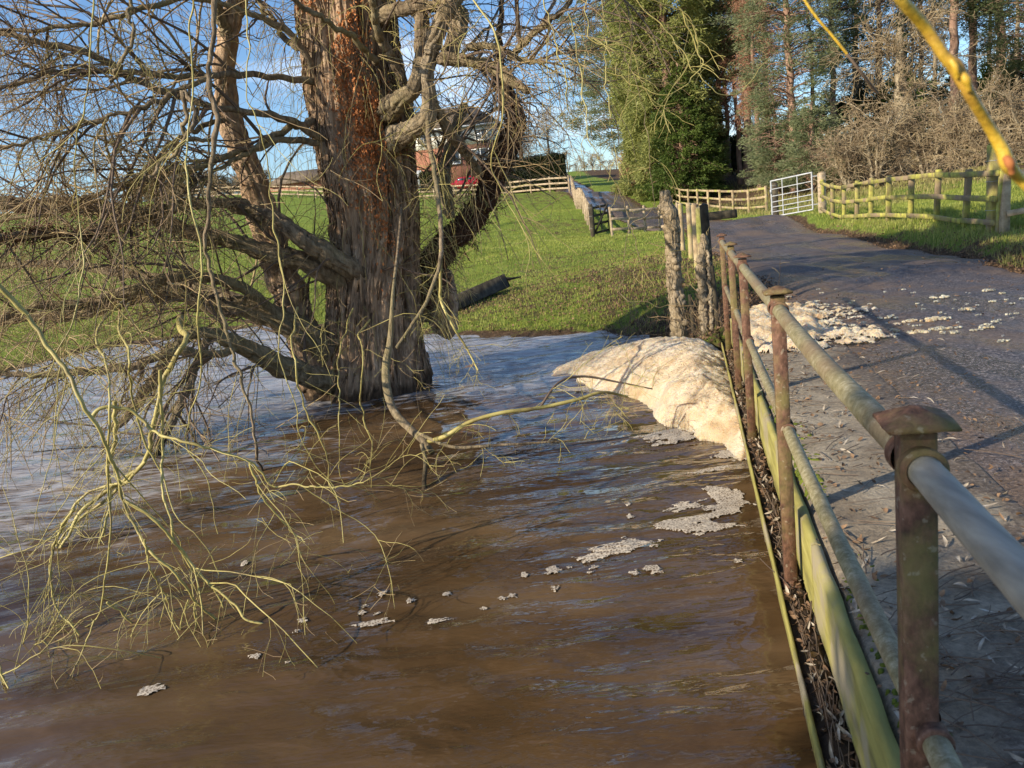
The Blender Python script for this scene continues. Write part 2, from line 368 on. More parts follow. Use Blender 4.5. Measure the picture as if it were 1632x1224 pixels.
def asphalt():
    m, nt, bs, L = nmat('asphalt'); v = geo_map(nt, L)
    c, h = noise_col(nt, L, v, 60, [(.38, (.016, .015, .017)), (.48, (.055, .049, .053)), (.56, (.15, .128, .13)), (.64, (.45, .39, .37))], 3, .8)
    mud, mv = noise_col(nt, L, geo_map(nt, L, (.8, .8, 1), (0, 0, R_(14))), 1.3, [(.46, (0, 0, 0)), (.60, (1, 1, 1))], 9, .68)
    mc, mh = noise_col(nt, L, v, 40, [(.32, (.055, .036, .026)), (.5, (.145, .10, .07)), (.68, (.33, .24, .175))], 6, .75)
    em = attr(nt, 'edge')
    mm = mathn(nt, L, 'MINIMUM', mathn(nt, L, 'ADD', mathn(nt, L, 'MULTIPLY', mud, .8), em), 1.0)
    c = mixc(nt, L, c, mc, mm)
    L(c, bs.inputs['Base Color'])
    wet, _ = noise_col(nt, L, geo_map(nt, L, (2.2, .5, 1), (0, 0, R_(-13))), .8, [(.42, (.20, .20, .20)), (.58, (.7, .7, .7))], 4)
    L(wet, bs.inputs['Roughness']); bs.inputs['Specular IOR Level'].default_value = .4
    bump(nt, L, bs, mathn(nt, L, 'ADD', h, mathn(nt, L, 'MULTIPLY', mv, 1.5)), 1.0, .022); return m
M['asphalt'] = asphalt()
def ground_mat():
    m, nt, bs, L = nmat('pasture'); v = geo_map(nt, L)
    c, h = noise_col(nt, L, v, 3.0, [(.3, (.10, .145, .022)), (.5, (.20, .27, .045)), (.7, (.30, .36, .08))], 8, .7)
    c2, _ = noise_col(nt, L, v, .35, [(.35, (0, 0, 0)), (.65, (1, 1, 1))], 4)
    c = mixc(nt, L, c, (.15, .21, .04), mathn(nt, L, 'MULTIPLY', c2, .45))
    lc, lh = noise_col(nt, L, v, 9, [(.3, (.035, .022, .014)), (.5, (.105, .068, .04)), (.72, (.22, .155, .10))], 8, .75)
    patch, _ = noise_col(nt, L, v, 1.5, [(.38, (-.5, -.5, -.5)), (.62, (.55, .55, .55))], 7, .7)
    n2 = nt.nodes.new('ShaderNodeTexNoise'); n2.inputs['Scale'].default_value = 1.6; n2.inputs['Detail'].default_value = 8; n2.inputs['Roughness'].default_value = .72; L(v, n2.inputs['Vector'])
    f = mathn(nt, L, 'ADD', attr(nt, 'litter'), mathn(nt, L, 'MULTIPLY', mathn(nt, L, 'SUBTRACT', n2.outputs[0], .5), 2.2))
    r = nt.nodes.new('ShaderNodeValToRGB'); r.color_ramp.elements[0].position = .4; r.color_ramp.elements[1].position = .62; L(f, r.inputs[0])
    c = mixc(nt, L, c, lc, r.outputs[0])
    L(c, bs.inputs['Base Color']); bs.inputs['Roughness'].default_value = .95; bs.inputs['Specular IOR Level'].default_value = .1
    _, hb = noise_col(nt, L, v, 14, [(0, (0, 0, 0)), (1, (1, 1, 1))], 8, .75)
    bump(nt, L, bs, hb, 1, .12); return m
M['ground'] = ground_mat()
def leafmat(name, stops, sc=1.2, trans=.25):
    m, nt, bs, L = nmat(name); v = geo_map(nt, L)
    c, h = noise_col(nt, L, v, sc, stops, 6, .7)
    L(c, bs.inputs['Base Color']); bs.inputs['Roughness'].default_value = .6; bs.inputs['Specular IOR Level'].default_value = .25
    tr = nt.nodes.new('ShaderNodeBsdfTranslucent'); L(c, tr.inputs[0]); ms = nt.nodes.new('ShaderNodeMixShader'); ms.inputs[0].default_value = trans
    out = nt.nodes['Material Output']; L(bs.outputs[0], ms.inputs[1]); L(tr.outputs[0], ms.inputs[2]); L(ms.outputs[0], out.inputs[0])
    return m
M['grass'] = leafmat('grass_blade', [(.3, (.17, .20, .035)), (.5, (.31, .35, .07)), (.7, (.44, .45, .14))], .8, .35)
M['drygrass'] = leafmat('dry_grass_blade', [(.3, (.2, .19, .06)), (.5, (.35, .3, .12)), (.7, (.25, .3, .06))], 1.2, .3)
M['cypress'] = leafmat('cypress_leaf', [(.3, (.14, .16, .045)), (.5, (.28, .30, .09)), (.7, (.42, .43, .17))], .6, .42)
M['yew'] = leafmat('yew_leaf', [(.3, (.05, .08, .018)), (.6, (.11, .16, .03)), (.8, (.19, .24, .06))], .6, .35)
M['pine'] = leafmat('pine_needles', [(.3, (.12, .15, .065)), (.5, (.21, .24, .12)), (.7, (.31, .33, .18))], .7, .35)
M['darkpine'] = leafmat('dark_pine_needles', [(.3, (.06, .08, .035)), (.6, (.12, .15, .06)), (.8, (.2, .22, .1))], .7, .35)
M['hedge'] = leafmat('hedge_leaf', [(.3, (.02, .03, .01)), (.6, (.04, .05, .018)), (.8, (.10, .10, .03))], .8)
M['rust'] = simple('larch_twig', [(.3, (.20, .10, .06)), (.6, (.34, .18, .11)), (.8, (.45, .28, .17))], 1, .8, 0)
M['brown'] = simple('bare_twig', [(.32, (.10, .07, .045)), (.5, (.26, .195, .115)), (.66, (.44, .35, .21))], 1.1, .8, 0)
M['pinebark'] = simple('pine_bark', [(.3, (.15, .09, .065)), (.55, (.30, .19, .135)), (.8, (.42, .30, .21))], 5, .9, .5, stretch=(1, 1, .4))
M['greybark'] = simple('grey_bark', [(.3, (.14, .11, .075)), (.55, (.30, .25, .17)), (.8, (.42, .37, .26))], 4, .9, .5, stretch=(1, 1, .4))
M['brick'] = simple('brick_wall', [(.3, (.24, .10, .065)), (.6, (.34, .155, .10)), (.8, (.40, .2, .13))], 8, .9, 0)
M['render'] = simple('white_render', [(.3, (.68, .66, .6)), (.7, (.8, .78, .72))], 3, .8, 0)
M['tile'] = simple('roof_tile', [(.3, (.10, .075, .055)), (.7, (.19, .15, .11))], 2, .85, .2)
M['glass'] = simple('window_glass', [(.3, (.05, .07, .09)), (.7, (.10, .13, .16))], 1, .1, 0, spec=.8)
M['white'] = simple('white_paint', [(.3, (.7, .7, .68)), (.7, (.8, .8, .78))], 2, .5, 0)
M['red'] = simple('red_paint', [(.3, (.35, .015, .03)), (.7, (.45, .02, .04))], 1, .3, 0, spec=.6)
M['tyre'] = simple('tyre_rubber', [(.3, (.012, .012, .012)), (.7, (.03, .03, .03))], 5, .8, 0)
M['black'] = simple('black_metal', [(.3, (.02, .02, .02)), (.7, (.06, .055, .05))], 8, .6, 0)
def foam_mat(name, thick=True):
    m, nt, bs, L = nmat(name); v = geo_map(nt, L)
    c, h = noise_col(nt, L, v, 3.5, [(.3, (.40, .27, .15)), (.43, (.56, .43, .275)), (.58, (.67, .555, .40)), (.75, (.74, .66, .52))], 8, .6, .5)
    vo = nt.nodes.new('ShaderNodeTexVoronoi'); vo.inputs['Scale'].default_value = 75; L(v, vo.inputs['Vector'])
    v2 = nt.nodes.new('ShaderNodeTexVoronoi'); v2.inputs['Scale'].default_value = 190; L(v, v2.inputs['Vector'])
    _, h2 = noise_col(nt, L, v, 26, [(0, (0, 0, 0)), (1, (1, 1, 1))], 6, .7)
    L(c, bs.inputs['Base Color']); bs.inputs['Roughness'].default_value = .55; bs.inputs['Specular IOR Level'].default_value = .3
    bs.inputs['Subsurface Weight'].default_value = .85; bs.inputs['Subsurface Radius'].default_value = (.07, .05, .03); bs.inputs['Subsurface Scale'].default_value = 1
    hh = mathn(nt, L, 'SUBTRACT', mathn(nt, L, 'MULTIPLY', h2, 2.2), mathn(nt, L, 'ADD', mathn(nt, L, 'MULTIPLY', vo.outputs[0], .7), mathn(nt, L, 'MULTIPLY', v2.outputs[0], .35)))
    bump(nt, L, bs, hh, .85, .022); return m
M['foam'] = foam_mat('river_foam')
def thinfoam_mat():
    m, nt, bs, L = nmat('floating_foam'); v = geo_map(nt, L)
    vo = nt.nodes.new('ShaderNodeTexVoronoi'); vo.inputs['Scale'].default_value = 60; vo.feature = 'DISTANCE_TO_EDGE'; L(v, vo.inputs['Vector'])
    r = nt.nodes.new('ShaderNodeValToRGB'); r.color_ramp.elements[0].position = .05; r.color_ramp.elements[1].position = .22
    r.color_ramp.elements[0].color = (.52, .46, .37, 1); r.color_ramp.elements[1].color = (.13, .09, .055, 1)
    L(vo.outputs[0], r.inputs[0])
    n2, _ = noise_col(nt, L, v, 13, [(.4, (0, 0, 0)), (.6, (1, 1, 1))], 5)
    c = mixc(nt, L, r.outputs[0], (.52, .47, .39), mathn(nt, L, 'MULTIPLY', n2, .35))
    L(c, bs.inputs['Base Color']); bs.inputs['Roughness'].default_value = .5
    bump(nt, L, bs, vo.outputs[0], -.8, .01); return m
M['thinfoam'] = thinfoam_mat()
def water_mat():
    m, nt, bs, L = nmat('muddy_water')
    v = geo_map(nt, L, (.5, 1.6, 1), (0, 0, R_(-12)))
    c, h = noise_col(nt, L, v, .8, [(.32, (.045, .026, .011)), (.48, (.078, .047, .022)), (.64, (.122, .079, .041))], 3, .5, .5)
    # films of froth drawn out by the current, sky reflection painted in as blue-grey
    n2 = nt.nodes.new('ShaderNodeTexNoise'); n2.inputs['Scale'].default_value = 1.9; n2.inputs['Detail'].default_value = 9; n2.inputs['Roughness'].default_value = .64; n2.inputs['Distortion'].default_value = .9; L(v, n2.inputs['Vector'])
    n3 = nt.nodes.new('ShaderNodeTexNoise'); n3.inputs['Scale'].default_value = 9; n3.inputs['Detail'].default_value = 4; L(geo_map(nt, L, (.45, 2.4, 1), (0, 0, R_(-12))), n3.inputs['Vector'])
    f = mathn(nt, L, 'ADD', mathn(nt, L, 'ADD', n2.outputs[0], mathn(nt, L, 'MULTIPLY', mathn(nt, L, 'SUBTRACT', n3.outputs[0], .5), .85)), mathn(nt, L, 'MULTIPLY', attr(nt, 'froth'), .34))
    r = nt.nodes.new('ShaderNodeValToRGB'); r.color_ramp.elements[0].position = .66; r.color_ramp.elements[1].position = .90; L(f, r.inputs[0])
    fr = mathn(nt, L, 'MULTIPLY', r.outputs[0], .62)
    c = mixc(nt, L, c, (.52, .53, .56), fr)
    L(c, bs.inputs['Base Color']); bs.inputs['Specular IOR Level'].default_value = .75; bs.inputs['IOR'].default_value = 1.333
    L(mathn(nt, L, 'ADD', mathn(nt, L, 'MULTIPLY', fr, .5), .045), bs.inputs['Roughness'])
    vb = geo_map(nt, L, (.55, 1.5, 1), (0, 0, R_(-14)))
    _, h1 = noise_col(nt, L, vb, 4.2, [(0, (0, 0, 0)), (1, (1, 1, 1))], 3, .42, .25)
    _, h2 = noise_col(nt, L, vb, 17, [(0, (0, 0, 0)), (1, (1, 1, 1))], 2, .5, .2)
    calm, _ = noise_col(nt, L, geo_map(nt, L, (.6, 1.3, 1), (0, 0, R_(-20))), 1.1, [(.36, (.15, .15, .15)), (.64, (1, 1, 1))], 2, .5, .4)
    hh = mathn(nt, L, 'MULTIPLY', mathn(nt, L, 'ADD', h1, mathn(nt, L, 'MULTIPLY', h2, .14)), calm)
    bump(nt, L, bs, hh, .5, .12); return m
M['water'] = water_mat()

# ------------------------------------------------------------------ terrain
RX0, RK = .285, .2434                     # railing line: x = RX0 + RK*y
UB = unit(np.array([RK, 1.0])); PERP = np.array([UB[1], -UB[0]])   # along the bridge / to its right
def rail_x(y): return RX0+RK*y
DECK = .58
cps = []
def cp(px, py, Y, z=None):
    p = at(px, py, Y); cps.append((p[0], p[1], p[2] if z is None else z))
for px, py in ((1000, 533), (860, 536), (700, 536), (520, 530), (350, 528), (180, 555), (0, 600)):
    p = atz(px, py, 0); cps.append((p[0], p[1], 0.0)); cps.append((p[0]*.93-.1, p[1]*.9-.4, -.35))
for a in ((-16, 17, 0), (-16, 14, -.5), (-30, 20, 0), (-30, 15, -.8), (-60, 22, 0), (2.05, 10.3, .05), (2.2, 9.0, .15), (1.6, 9.6, -.25), (2.5, 8.6, .4), (2.3, 11.5, .30),
          (-5, 5, -.9), (-1, 3, -.9), (0, 7, -.8), (-12, 6, -1), (-25, 5, -1), (-10, -5, -1), (-3, -6, -.9), (-40, -10, -1),
          (3.3, 12, .5), (3.9, 14.5, .52), (4.6, 18, .58), (5.5, 23, .66), (3, 16.5, .55),
          (3, 5, .49), (3, 2, .49), (4, 0, .49), (6, 4, .49), (5, 8, .49), (3.6, 8.5, .49), (7.5, 8, .5), (9, 5, .55), (2.5, -6, .5), (8, -8, .5), (14, 6, .75), (20, 0, .8), (15, -15, .8), (30, 10, 1), (60, 0, 2), (40, -40, 1), (0, -60, 0), (-60, -60, 0)):
    cps.append(a)
for a in ((945, 378, 31), (1050, 372, 33), (912, 306, 62), (930, 335, 44), (860, 308, 66), (800, 313, 70), (660, 318, 78), (520, 316, 84), (410, 313, 90), (200, 326, 100), (0, 341, 106),
          (940, 274, 112), (985, 278, 105), (960, 300, 75), (1000, 331, 52), (1050, 345, 42), (1150, 353, 33), (1225, 358, 28), (1290, 364, 23), (1400, 390, 15.5), (1500, 402, 12.8), (1632, 430, 9.4),
          (1590, 383, 12.6), (1500, 365, 15.3), (1305, 345, 25), (1230, 343, 25.5), (1225, 335, 38), (1120, 326, 50), (1015, 313, 68), (1060, 300, 66), (1200, 275, 60), (1400, 275, 45), (1550, 275, 32), (1632, 300, 20), (1632, 262, 36),
          (800, 420, 24), (900, 440, 19), (700, 450, 22), (1000, 450, 15), (200, 480, 30), (0, 480, 32), (500, 420, 32), (300, 400, 48), (0, 400, 58), (820, 350, 44), (650, 360, 50)):
    cp(*a)
for a in range(-100, 101, 20):
    r = 190; x, y = r*math.sin(R_(a)), r*math.cos(R_(a)); z = np.interp(a, [-100, -60, -20, 10, 40, 100], [1, 9, 9.5, 8, 5, 2]); cps.append((x, y, z)); cps.append((x*1.6, y*1.6, z*.9))
cps = np.array(cps, float)
def _tps(r): return r*r*np.log(r+1e-9)
SC = 20.0
_c = cps[:, :2]/SC; _K = _tps(np.linalg.norm(_c[:, None]-_c[None], axis=2))+np.eye(len(_c))*2e-4
_Pm = np.hstack([np.ones((len(_c), 1)), _c]); _A = np.block([[_K, _Pm], [_Pm.T, np.zeros((3, 3))]])
_w = np.linalg.solve(_A, np.concatenate([cps[:, 2], np.zeros(3)]))
def tps(x, y):
    q = np.stack([np.ravel(x), np.ravel(y)], 1)/SC; out = np.zeros(len(q))
    for s in range(0, len(q), 20000):
        b = q[s:s+20000]; out[s:s+20000] = _tps(np.linalg.norm(b[:, None]-_c[None], axis=2))@_w[:-3]+_w[-3]+b@_w[-2:]
    return out.reshape(np.shape(x))
# the lane (world plan): left edge, right edge
road_l = np.array([(-.7, -6), (.4, -2), (.8, 0), (1.42, 2.6), (1.95, 5), (2.9, 8.2), (3.55, 10.5), (4.2, 14), (4.9, 18), (5.7, 23), (6.5, 28), (6.9, 32), (6.7, 36), (6.1, 44), (5.9, 54), (6.0, 70), (6.6, 90), (8.2, 118), (11, 150)])
def _e(px, py, Y): p = at(px, py, Y); return (p[0], p[1])
road_r = np.array([(7.2, -10), (6.9, -2), (6.8, 2.5), (6.9, 6), _e(1632, 430, 9.4), _e(1570, 412, 11.1), _e(1500, 402, 12.8), _e(1400, 388, 15.8), _e(1290, 364, 23), _e(1225, 358, 28), _e(1150, 353, 34), (10.2, 40), (10.1, 46), (9.7, 54), (9.3, 70), (9.6, 90), (11.3, 118), (14.5, 150)])
RL = spline(road_l, 420); RR_ = spline(road_r, 420)
def road_x(y):
    return np.interp(y, RL[:, 1], RL[:, 0]), np.interp(y, RR_[:, 1], RR_[:, 0])
def inroad(x, y, m=0.0):
    l, r = road_x(y); return (x > l+m) & (x < r-m) & (y < 150)
def hgt(x, y):
    x = np.asarray(x, float); y = np.asarray(y, float)
    z = tps(x, y)
    r = np.hypot(x, y)
    z = z+.10*fbm(x*.35, y*.35, .3, 4)*sstep(.1, .8, z)*sstep(6, 14, r)+.02*fbm(x*2.2, y*2.2, .9, 3)*sstep(.0, .3, z)
    z = np.clip(z, -1.2, 30)
    far = sstep(260, 320, r); z = z*(1-far)+5*far
    l, rr = road_x(y)
    # lane is smooth, verge banks rise a little on the right
    d = np.minimum(x-l, rr-x)
    rd = sstep(-.5, .2, d)*(y < 150)
    zs = tps(x, y); z = z*(1-rd)+(zs-.05)*rd
    b = sstep(0, .45, x-rr)*sstep(3.5, 1.2, x-rr)*(y < 30)*.12; z = z+b
    # river face of the bridge abutment: ground is far below the slab edge
    s = x-rail_x(y); k = (y < 8.3)
    z = np.where(k & (s < .25), np.minimum(z, -.9), z)
    z = np.where(k & (s >= .25) & (s < 9), np.minimum(z, .44), z)
    return z
# polar sheet: fine ahead, coarse behind, out to the horizon
ang = np.concatenate([np.linspace(-180, -48, 50)[:-1], np.linspace(-48, 50, 470), np.linspace(50, 180, 50)[1:]])
rad = np.concatenate([np.geomspace(.6, 130, 430), np.geomspace(136, 3500, 40)])
A_, Rr = np.meshgrid(np.radians(ang), rad); GX = Rr*np.sin(A_); GY = Rr*np.cos(A_); GZ = hgt(GX, GY)
na = len(ang); nr = len(rad)
i = np.arange(nr-1)[:, None]; j = np.arange(na-1)[None]
Fg = np.stack([i*na+j, i*na+j+1, (i+1)*na+j+1, (i+1)*na+j], -1).reshape(-1, 4)
def litter_mask(x, y):
    g = 0
    for px, py, Y, s, a in ((960, 440, 17, 3.4, .62), (1030, 430, 15.5, 2.4, .68), (900, 400, 22, 3.4, .42), (1040, 470, 13.5, 1.8, .72), (930, 480, 14.5, 2.0, .6), (1000, 510, 12, .9, .4), (750, 500, 16, 1.6, .7), (900, 350, 38, 4, .45), (1160, 420, 10, 1.6, .9),
                            (1430, 385, 15, 1.0, .35), (1620, 425, 10.2, 1.2, .8), (1540, 405, 12.2, .7, .65), (830, 325, 62, 7, .5), (1350, 300, 38, 7, .5)):
        p = at(px, py, Y); g = np.maximum(g, a*np.exp(-((x-p[0])**2+(y-p[1])**2)/(2*s*s)))
    # woodland floor
    q = at(1300, 300, 40); g = np.maximum(g, .95*sstep(38, 46, y+.0*x)*sstep(11.5, 14.5, x)*sstep(200, 100, y))
    g = np.maximum(g, .9*sstep(24, 30, y)*sstep(15.5, 18, x)*sstep(200, 100, y))
    l, r = road_x(y); d = np.minimum(np.abs(x-l), np.abs(x-r)); g = np.maximum(g, .95*np.exp(-(d/.22)**2)*(y < 150)); g = np.where((x > l) & (x < r), .95, g)
    return g
LM = litter_mask(GX, GY)
LM = np.maximum(LM, sstep(.12, .0, GZ)*.8)
g_ = mesh('ground', np.stack([GX, GY, GZ], -1).reshape(-1, 3), Fg, M['ground'], smooth=True, attrs={'litter': LM.ravel()}); tag(g_, kind='structure')
# lane sheet
NR = 460; yy = np.concatenate([np.linspace(-8, 12, 220), np.linspace(12, 148, NR-220)[1:]]); NR = len(yy)
l_, r_2 = road_x(yy); u = np.linspace(0, 1, 90)
ex = .10*pn(yy*1.9, 2.2, .1)+.05*pn(yy*7, 2.2, .1); ex2 = .16*pn(yy*1.6, 8.2, .1)+.07*pn(yy*6, 9.2, .1)
XX = (l_+ex)[:, None]*(1-u)+(r_2+ex2)[:, None]*u; YY = np.repeat(yy[:, None], 90, 1)
ZZ = tps(XX, YY); br = sstep(8.6, 7.4, YY); ZZ = ZZ*(1-br)+(DECK-.004)*br
ZZ = ZZ+.012*fbm(XX*1.3, YY*.6, .4, 4)*(.25+.75*(1-br))+.03*(np.sin(np.pi*u)[None]**.7)*(1-br)-.018*np.exp(-((u[None]-.36)/.05)**2)-.018*np.exp(-((u[None]-.68)/.05)**2)
ZZ = ZZ-(np.abs(u-.5)*2)[None]**14*.06*(1-br)
i = np.arange(NR-1)[:, None]; j = np.arange(89)[None]
Fr = np.stack([i*90+j, i*90+j+1, (i+1)*90+j+1, (i+1)*90+j], -1).reshape(-1, 4)
eu = np.minimum(u, 1-u)[None]*(r_2-l_)[:, None]; eg = np.exp(-(eu/.45)**2)*.8
rd_ = mesh('road', np.stack([XX, YY, ZZ], -1).reshape(-1, 3), Fr, M['asphalt'], smooth=True, attrs={'edge': eg.ravel()}); tag(rd_, kind='structure')
# water sheet
wa = np.radians(np.concatenate([np.linspace(-150, -46, 60)[:-1], np.linspace(-46, 40, 620)])); wr = np.geomspace(.5, 70, 560)
A_, Rr = np.meshgrid(wa, wr); WX = Rr*np.sin(A_); WY = Rr*np.cos(A_)
th = R_(14); fx = WX*math.cos(th)+WY*math.sin(th); fy = -WX*math.sin(th)+WY*math.cos(th)
near = sstep(3, 8, Rr)
WZ = (.030*(.35+.65*near)*fbm(fx*.45, fy*1.5, .1, 2)+.024*(.3+.7*near)*fbm(fx*1.1, fy*3.2, 1.7, 3, .55))
WZ += .012*near*(1-np.abs(fbm(fx*1.9, fy*5.0, 4.2, 3)))
# ripples shed by the trunk
tp_ = atz(590, 622, 0); dt = np.hypot(WX-tp_[0], WY-tp_[1]); WZ += .02*np.cos(dt*9)*np.exp(-(dt/1.2)**2)
froth = sstep(7.6, 10.5, WY-.02*WX)*.9+.55*np.exp(-((WY-8.4+.1*WX)/.5)**2)*(WX > -7)+sstep(-1.0, -3.8, WX)*.9*sstep(3.8, 6.4, WY)  # froth strength, raised at the left for the painted sky reflection too
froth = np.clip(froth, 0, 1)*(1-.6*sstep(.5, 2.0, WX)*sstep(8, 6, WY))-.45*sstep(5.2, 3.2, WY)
na = len(wa); i = np.arange(len(wr)-1)[:, None]; j = np.arange(na-1)[None]
Fw = np.stack([i*na+j, i*na+j+1, (i+1)*na+j+1, (i+1)*na+j], -1).reshape(-1, 4)
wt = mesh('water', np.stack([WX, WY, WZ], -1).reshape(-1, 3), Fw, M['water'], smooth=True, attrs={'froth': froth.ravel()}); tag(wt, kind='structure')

# ------------------------------------------------------------------ bridge edge: slab, lichened board, steel ledge
def along(y, off, z): 
    """point beside the railing line: y along, off to the right (perpendicular)"""
    return np.array([rail_x(y)+PERP[0]*off, y+PERP[1]*off, z])
Y0B, Y1B = -4.0, 7.75
slab = empty('bridge_edge', along(2, .4, .3), 'worn concrete edge of the bridge with a lichened board and leaf-filled ledge below the railing', 'bridge')
def strip(mb, y0, y1, n, prof, jit=0.0, js=4.0):
    """extrude a cross-section (list of (off,z)) along the bridge"""
    ys = np.linspace(y0, y1, n); V = []
    for y in ys:
        for k, (o, z) in enumerate(prof):
            dx = jit*float(pn(y*js, k*3.3, .5)); dz = jit*.6*float(pn(y*js, k*5.1, 9.5)); V.append(along(y, o+dx, z+dz))
    m = len(prof); F_ = [[a*m+b, a*m+b+1, (a+1)*m+b+1, (a+1)*m+b] for a in range(n-1) for b in range(m-1)]
    mb.add(V, np.array(F_)); mb.add([V[i] for i in range(m)], np.array([[0, k, k+1] for k in range(1, m-1)])); mb.add([V[-m+i] for i in range(m)], np.array([[0, k+1, k] for k in range(1, m-1)]))
m = MB(); strip(m, Y0B, Y1B, 420, [(.082, .30), (.082, .56), (.10, .583), (.16, .592), (.3, .592), (.45, .589), (.6, .587), (.78, .583), (.80, .57), (.80, .5)], .010, 5)
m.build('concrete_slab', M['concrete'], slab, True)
m = MB()
yy_ = Y0B
while yy_ < Y1B-.2:
    e = min(yy_+1.62, Y1B-.02); strip(m, yy_, e-.012, 50, [(.045, .335), (.045, .582), (.062, .590), (.078, .583), (.078, .335)], .004, 6); yy_ = e
m.build('edge_board', M['board'], slab, False)
m = MB(); strip(m, Y0B, Y1B, 160, [(.02, .26), (-.050, .285), (-.052, .345), (-.045, .349), (-.041, .345), (-.040, .300), (.044, .298), (.044, .26)], .003, 5)
m.build('ledge_channel', M['board'], slab)
m = MB(); strip(m, Y0B, Y1B, 600, [(-.037, .27), (-.034, .318), (-.01, .327), (.02, .330), (.042, .322), (.043, .27)], .02, 16)
m.build('leaf_mould', M['dirt'], slab, True)
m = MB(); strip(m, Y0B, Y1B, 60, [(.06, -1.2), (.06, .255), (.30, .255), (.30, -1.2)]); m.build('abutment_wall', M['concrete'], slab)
# cushions of moss on the slab edge and mud drifted over the slab
def lumps(mb, pts, rads, hs, res=10, rough=.35, base=None):
    """low rough domes"""
    for (p, r, h) in zip(pts, rads, hs):
        a = np.linspace(0, 2*math.pi, 2*res, endpoint=False); q = np.linspace(0, 1, res//2+2); o = rng.uniform(0, 99)
        V = [[p[0], p[1], p[2]+h]]
        sx = rng.uniform(.75, 1.3); rot = rng.uniform(0, 3)
        for t in q[1:]:
            rr = r*t*(1+rough*pn(np.cos(a)*1.5+o, np.sin(a)*1.5, t))
            x = rr*np.cos(a)*sx; y = rr*np.sin(a)/sx
            z = h*(1-t**2.2)*(1+rough*pn(np.cos(a)*2*t+o, np.sin(a)*2*t, 3.3))-(.01 if t == 1 else 0)
            V += list(np.stack([p[0]+x*math.cos(rot)-y*math.sin(rot), p[1]+x*math.sin(rot)+y*math.cos(rot), p[2]+z], 1))
        nA = len(a); F3 = np.array([[0, 1+k, 1+(k+1) % nA] for k in range(nA)])
        F4 = np.array([[1+s*nA+k, 1+(s+1)*nA+k, 1+(s+1)*nA+(k+1) % nA, 1+s*nA+(k+1) % nA] for s in range(len(q)-2) for k in range(nA)])
        mb.add(V, [F3, F4])
m = MB(); pts = []; rr = []; hh = []
for k in range(700):
    y = rng.choice([rng.normal(3.75, .28), rng.normal(3.15, .16), rng.normal(2.05, .1), rng.normal(1.75, .12), rng.uniform(1, 7)], p=[.5, .27, .06, .08, .09])
    o = .10+abs(rng.normal(0, .045)); pts.append(along(y, o, .585)); r = rng.uniform(.004, .013)*(1.8 if y > 2.8 and k % 4 == 0 else 1); rr.append(r); hh.append(r*.7)
lumps(m, pts, rr, hh, 6, .5); tag(m.build('moss', M['moss'], slab, True), kind='stuff')

# ------------------------------------------------------------------ railing
rail = empty('bridge_railing', along(2.6, 0, .33), 'rusty pipe railing with pyramid-capped posts along the bridge edge', 'railing')
PY = [(1463, 672), (1241, 466), (1176, 410), (1156, 391), (1137, 377)]
posts = []
for px, py in PY:
    q = atz(px, py, 1.41); posts.append((rail_x(q[1]) if py < 600 else q[0]-.004, q[1]))
posts = [(.137, -.75)]+posts
RZ = -math.atan(RK)
def ring_pipe(mb, a, b, r, sides=28, n=2, wob=0.0):
    a = np.array(a, float); b = np.array(b, float); t = np.linspace(0, 1, n)[:, None]
    P = a*(1-t)+b*t
    if wob:
        P[:, 2] += wob*np.sin(t[:, 0]*math.pi)
    V, Fq = tubes(P[None], np.full((1, n), r), sides); mb.add(V, Fq)
    for c, e in ((0, 1), (len(V)-sides, 0)):
        idx = list(range(c, c+sides)); mb.add(V[idx], np.array([[(0), (k+1), (k)] if e else [0, k, k+1] for k in range(1, sides-1)]))
for k, (x, y) in enumerate(posts):
    t = 1 if k != 4 else 1
    m = MB(); s = .046; tw = .004
    # square hollow post with slightly rounded corners
    m.box((x, y, (.325+1.40)/2), (s, s, 1.40-.325), rz=RZ, bev=.0025, jit=.0004)
    pst = m.build('post', M['post'], rail)
    # shallow pyramid cap with a thin overhanging rim
    m = MB(); r1 = .047; zc = 1.412; V = []
    for zz, q in ((zc-.006, r1*.92), (zc-.003, r1), (zc+.002, r1), (zc+.012, r1*.52), (zc+.022, .004)):
        for a in range(16):
            t_ = a/16*2*math.pi; c, s_ = math.cos(t_), math.sin(t_)
            f = 1/max(abs(c), abs(s_)); f = 1+(f-1)*.97
            X = q*f*c; Yv = q*f*s_; cz, sz = math.cos(RZ), math.sin(RZ)
            V.append((x+X*cz-Yv*sz, y+X*sz+Yv*cz, zz+.0015*rng.normal()*(q > .02)))
    Fc = [[r*16+a, r*16+(a+1) % 16, (r+1)*16+(a+1) % 16, (r+1)*16+a] for r in range(4) for a in range(16)]
    m.add(V, [np.array(Fc), np.array([[a, 0, (a+1) % 16] for a in range(1, 15)]), np.array([[64, 64+a, 65+a] for a in range(1, 15)])])
    m.build('cap', M['post'], pst)
    for zz, rr_ in ((1.352, .0295), (.925, .0245)):
        a = np.array([x+(PERP[0]*.012 if zz < 1 else 0), y+(PERP[1]*.012 if zz < 1 else 0), zz]); d = np.array([UB[0], UB[1], 0])
        for sg in (-1, 1):
            tt_ = np.array([.018, .038, .040, .046, .048, .0485]); P = a+d*sg*tt_[:, None]
            V, Fq = tubes(P[None], (rr_*np.array([1, 1, 1.08, 1.08, 1.0, .8]))[None], 28); m = MB(); m.add(V, Fq); m.build('socket', M['post'], pst, False)
    m = MB(); m.box((x+PERP[0]*.0, y, .334), (.062, .12, .008), rz=RZ); 
    for sg in (-1, 1): ring_pipe(m, (x+UB[0]*sg*.045, y+UB[1]*sg*.045, .335), (x+UB[0]*sg*.045, y+UB[1]*sg*.045, .352), .009, 6)
    m.build('foot_plate', M['post'], pst)
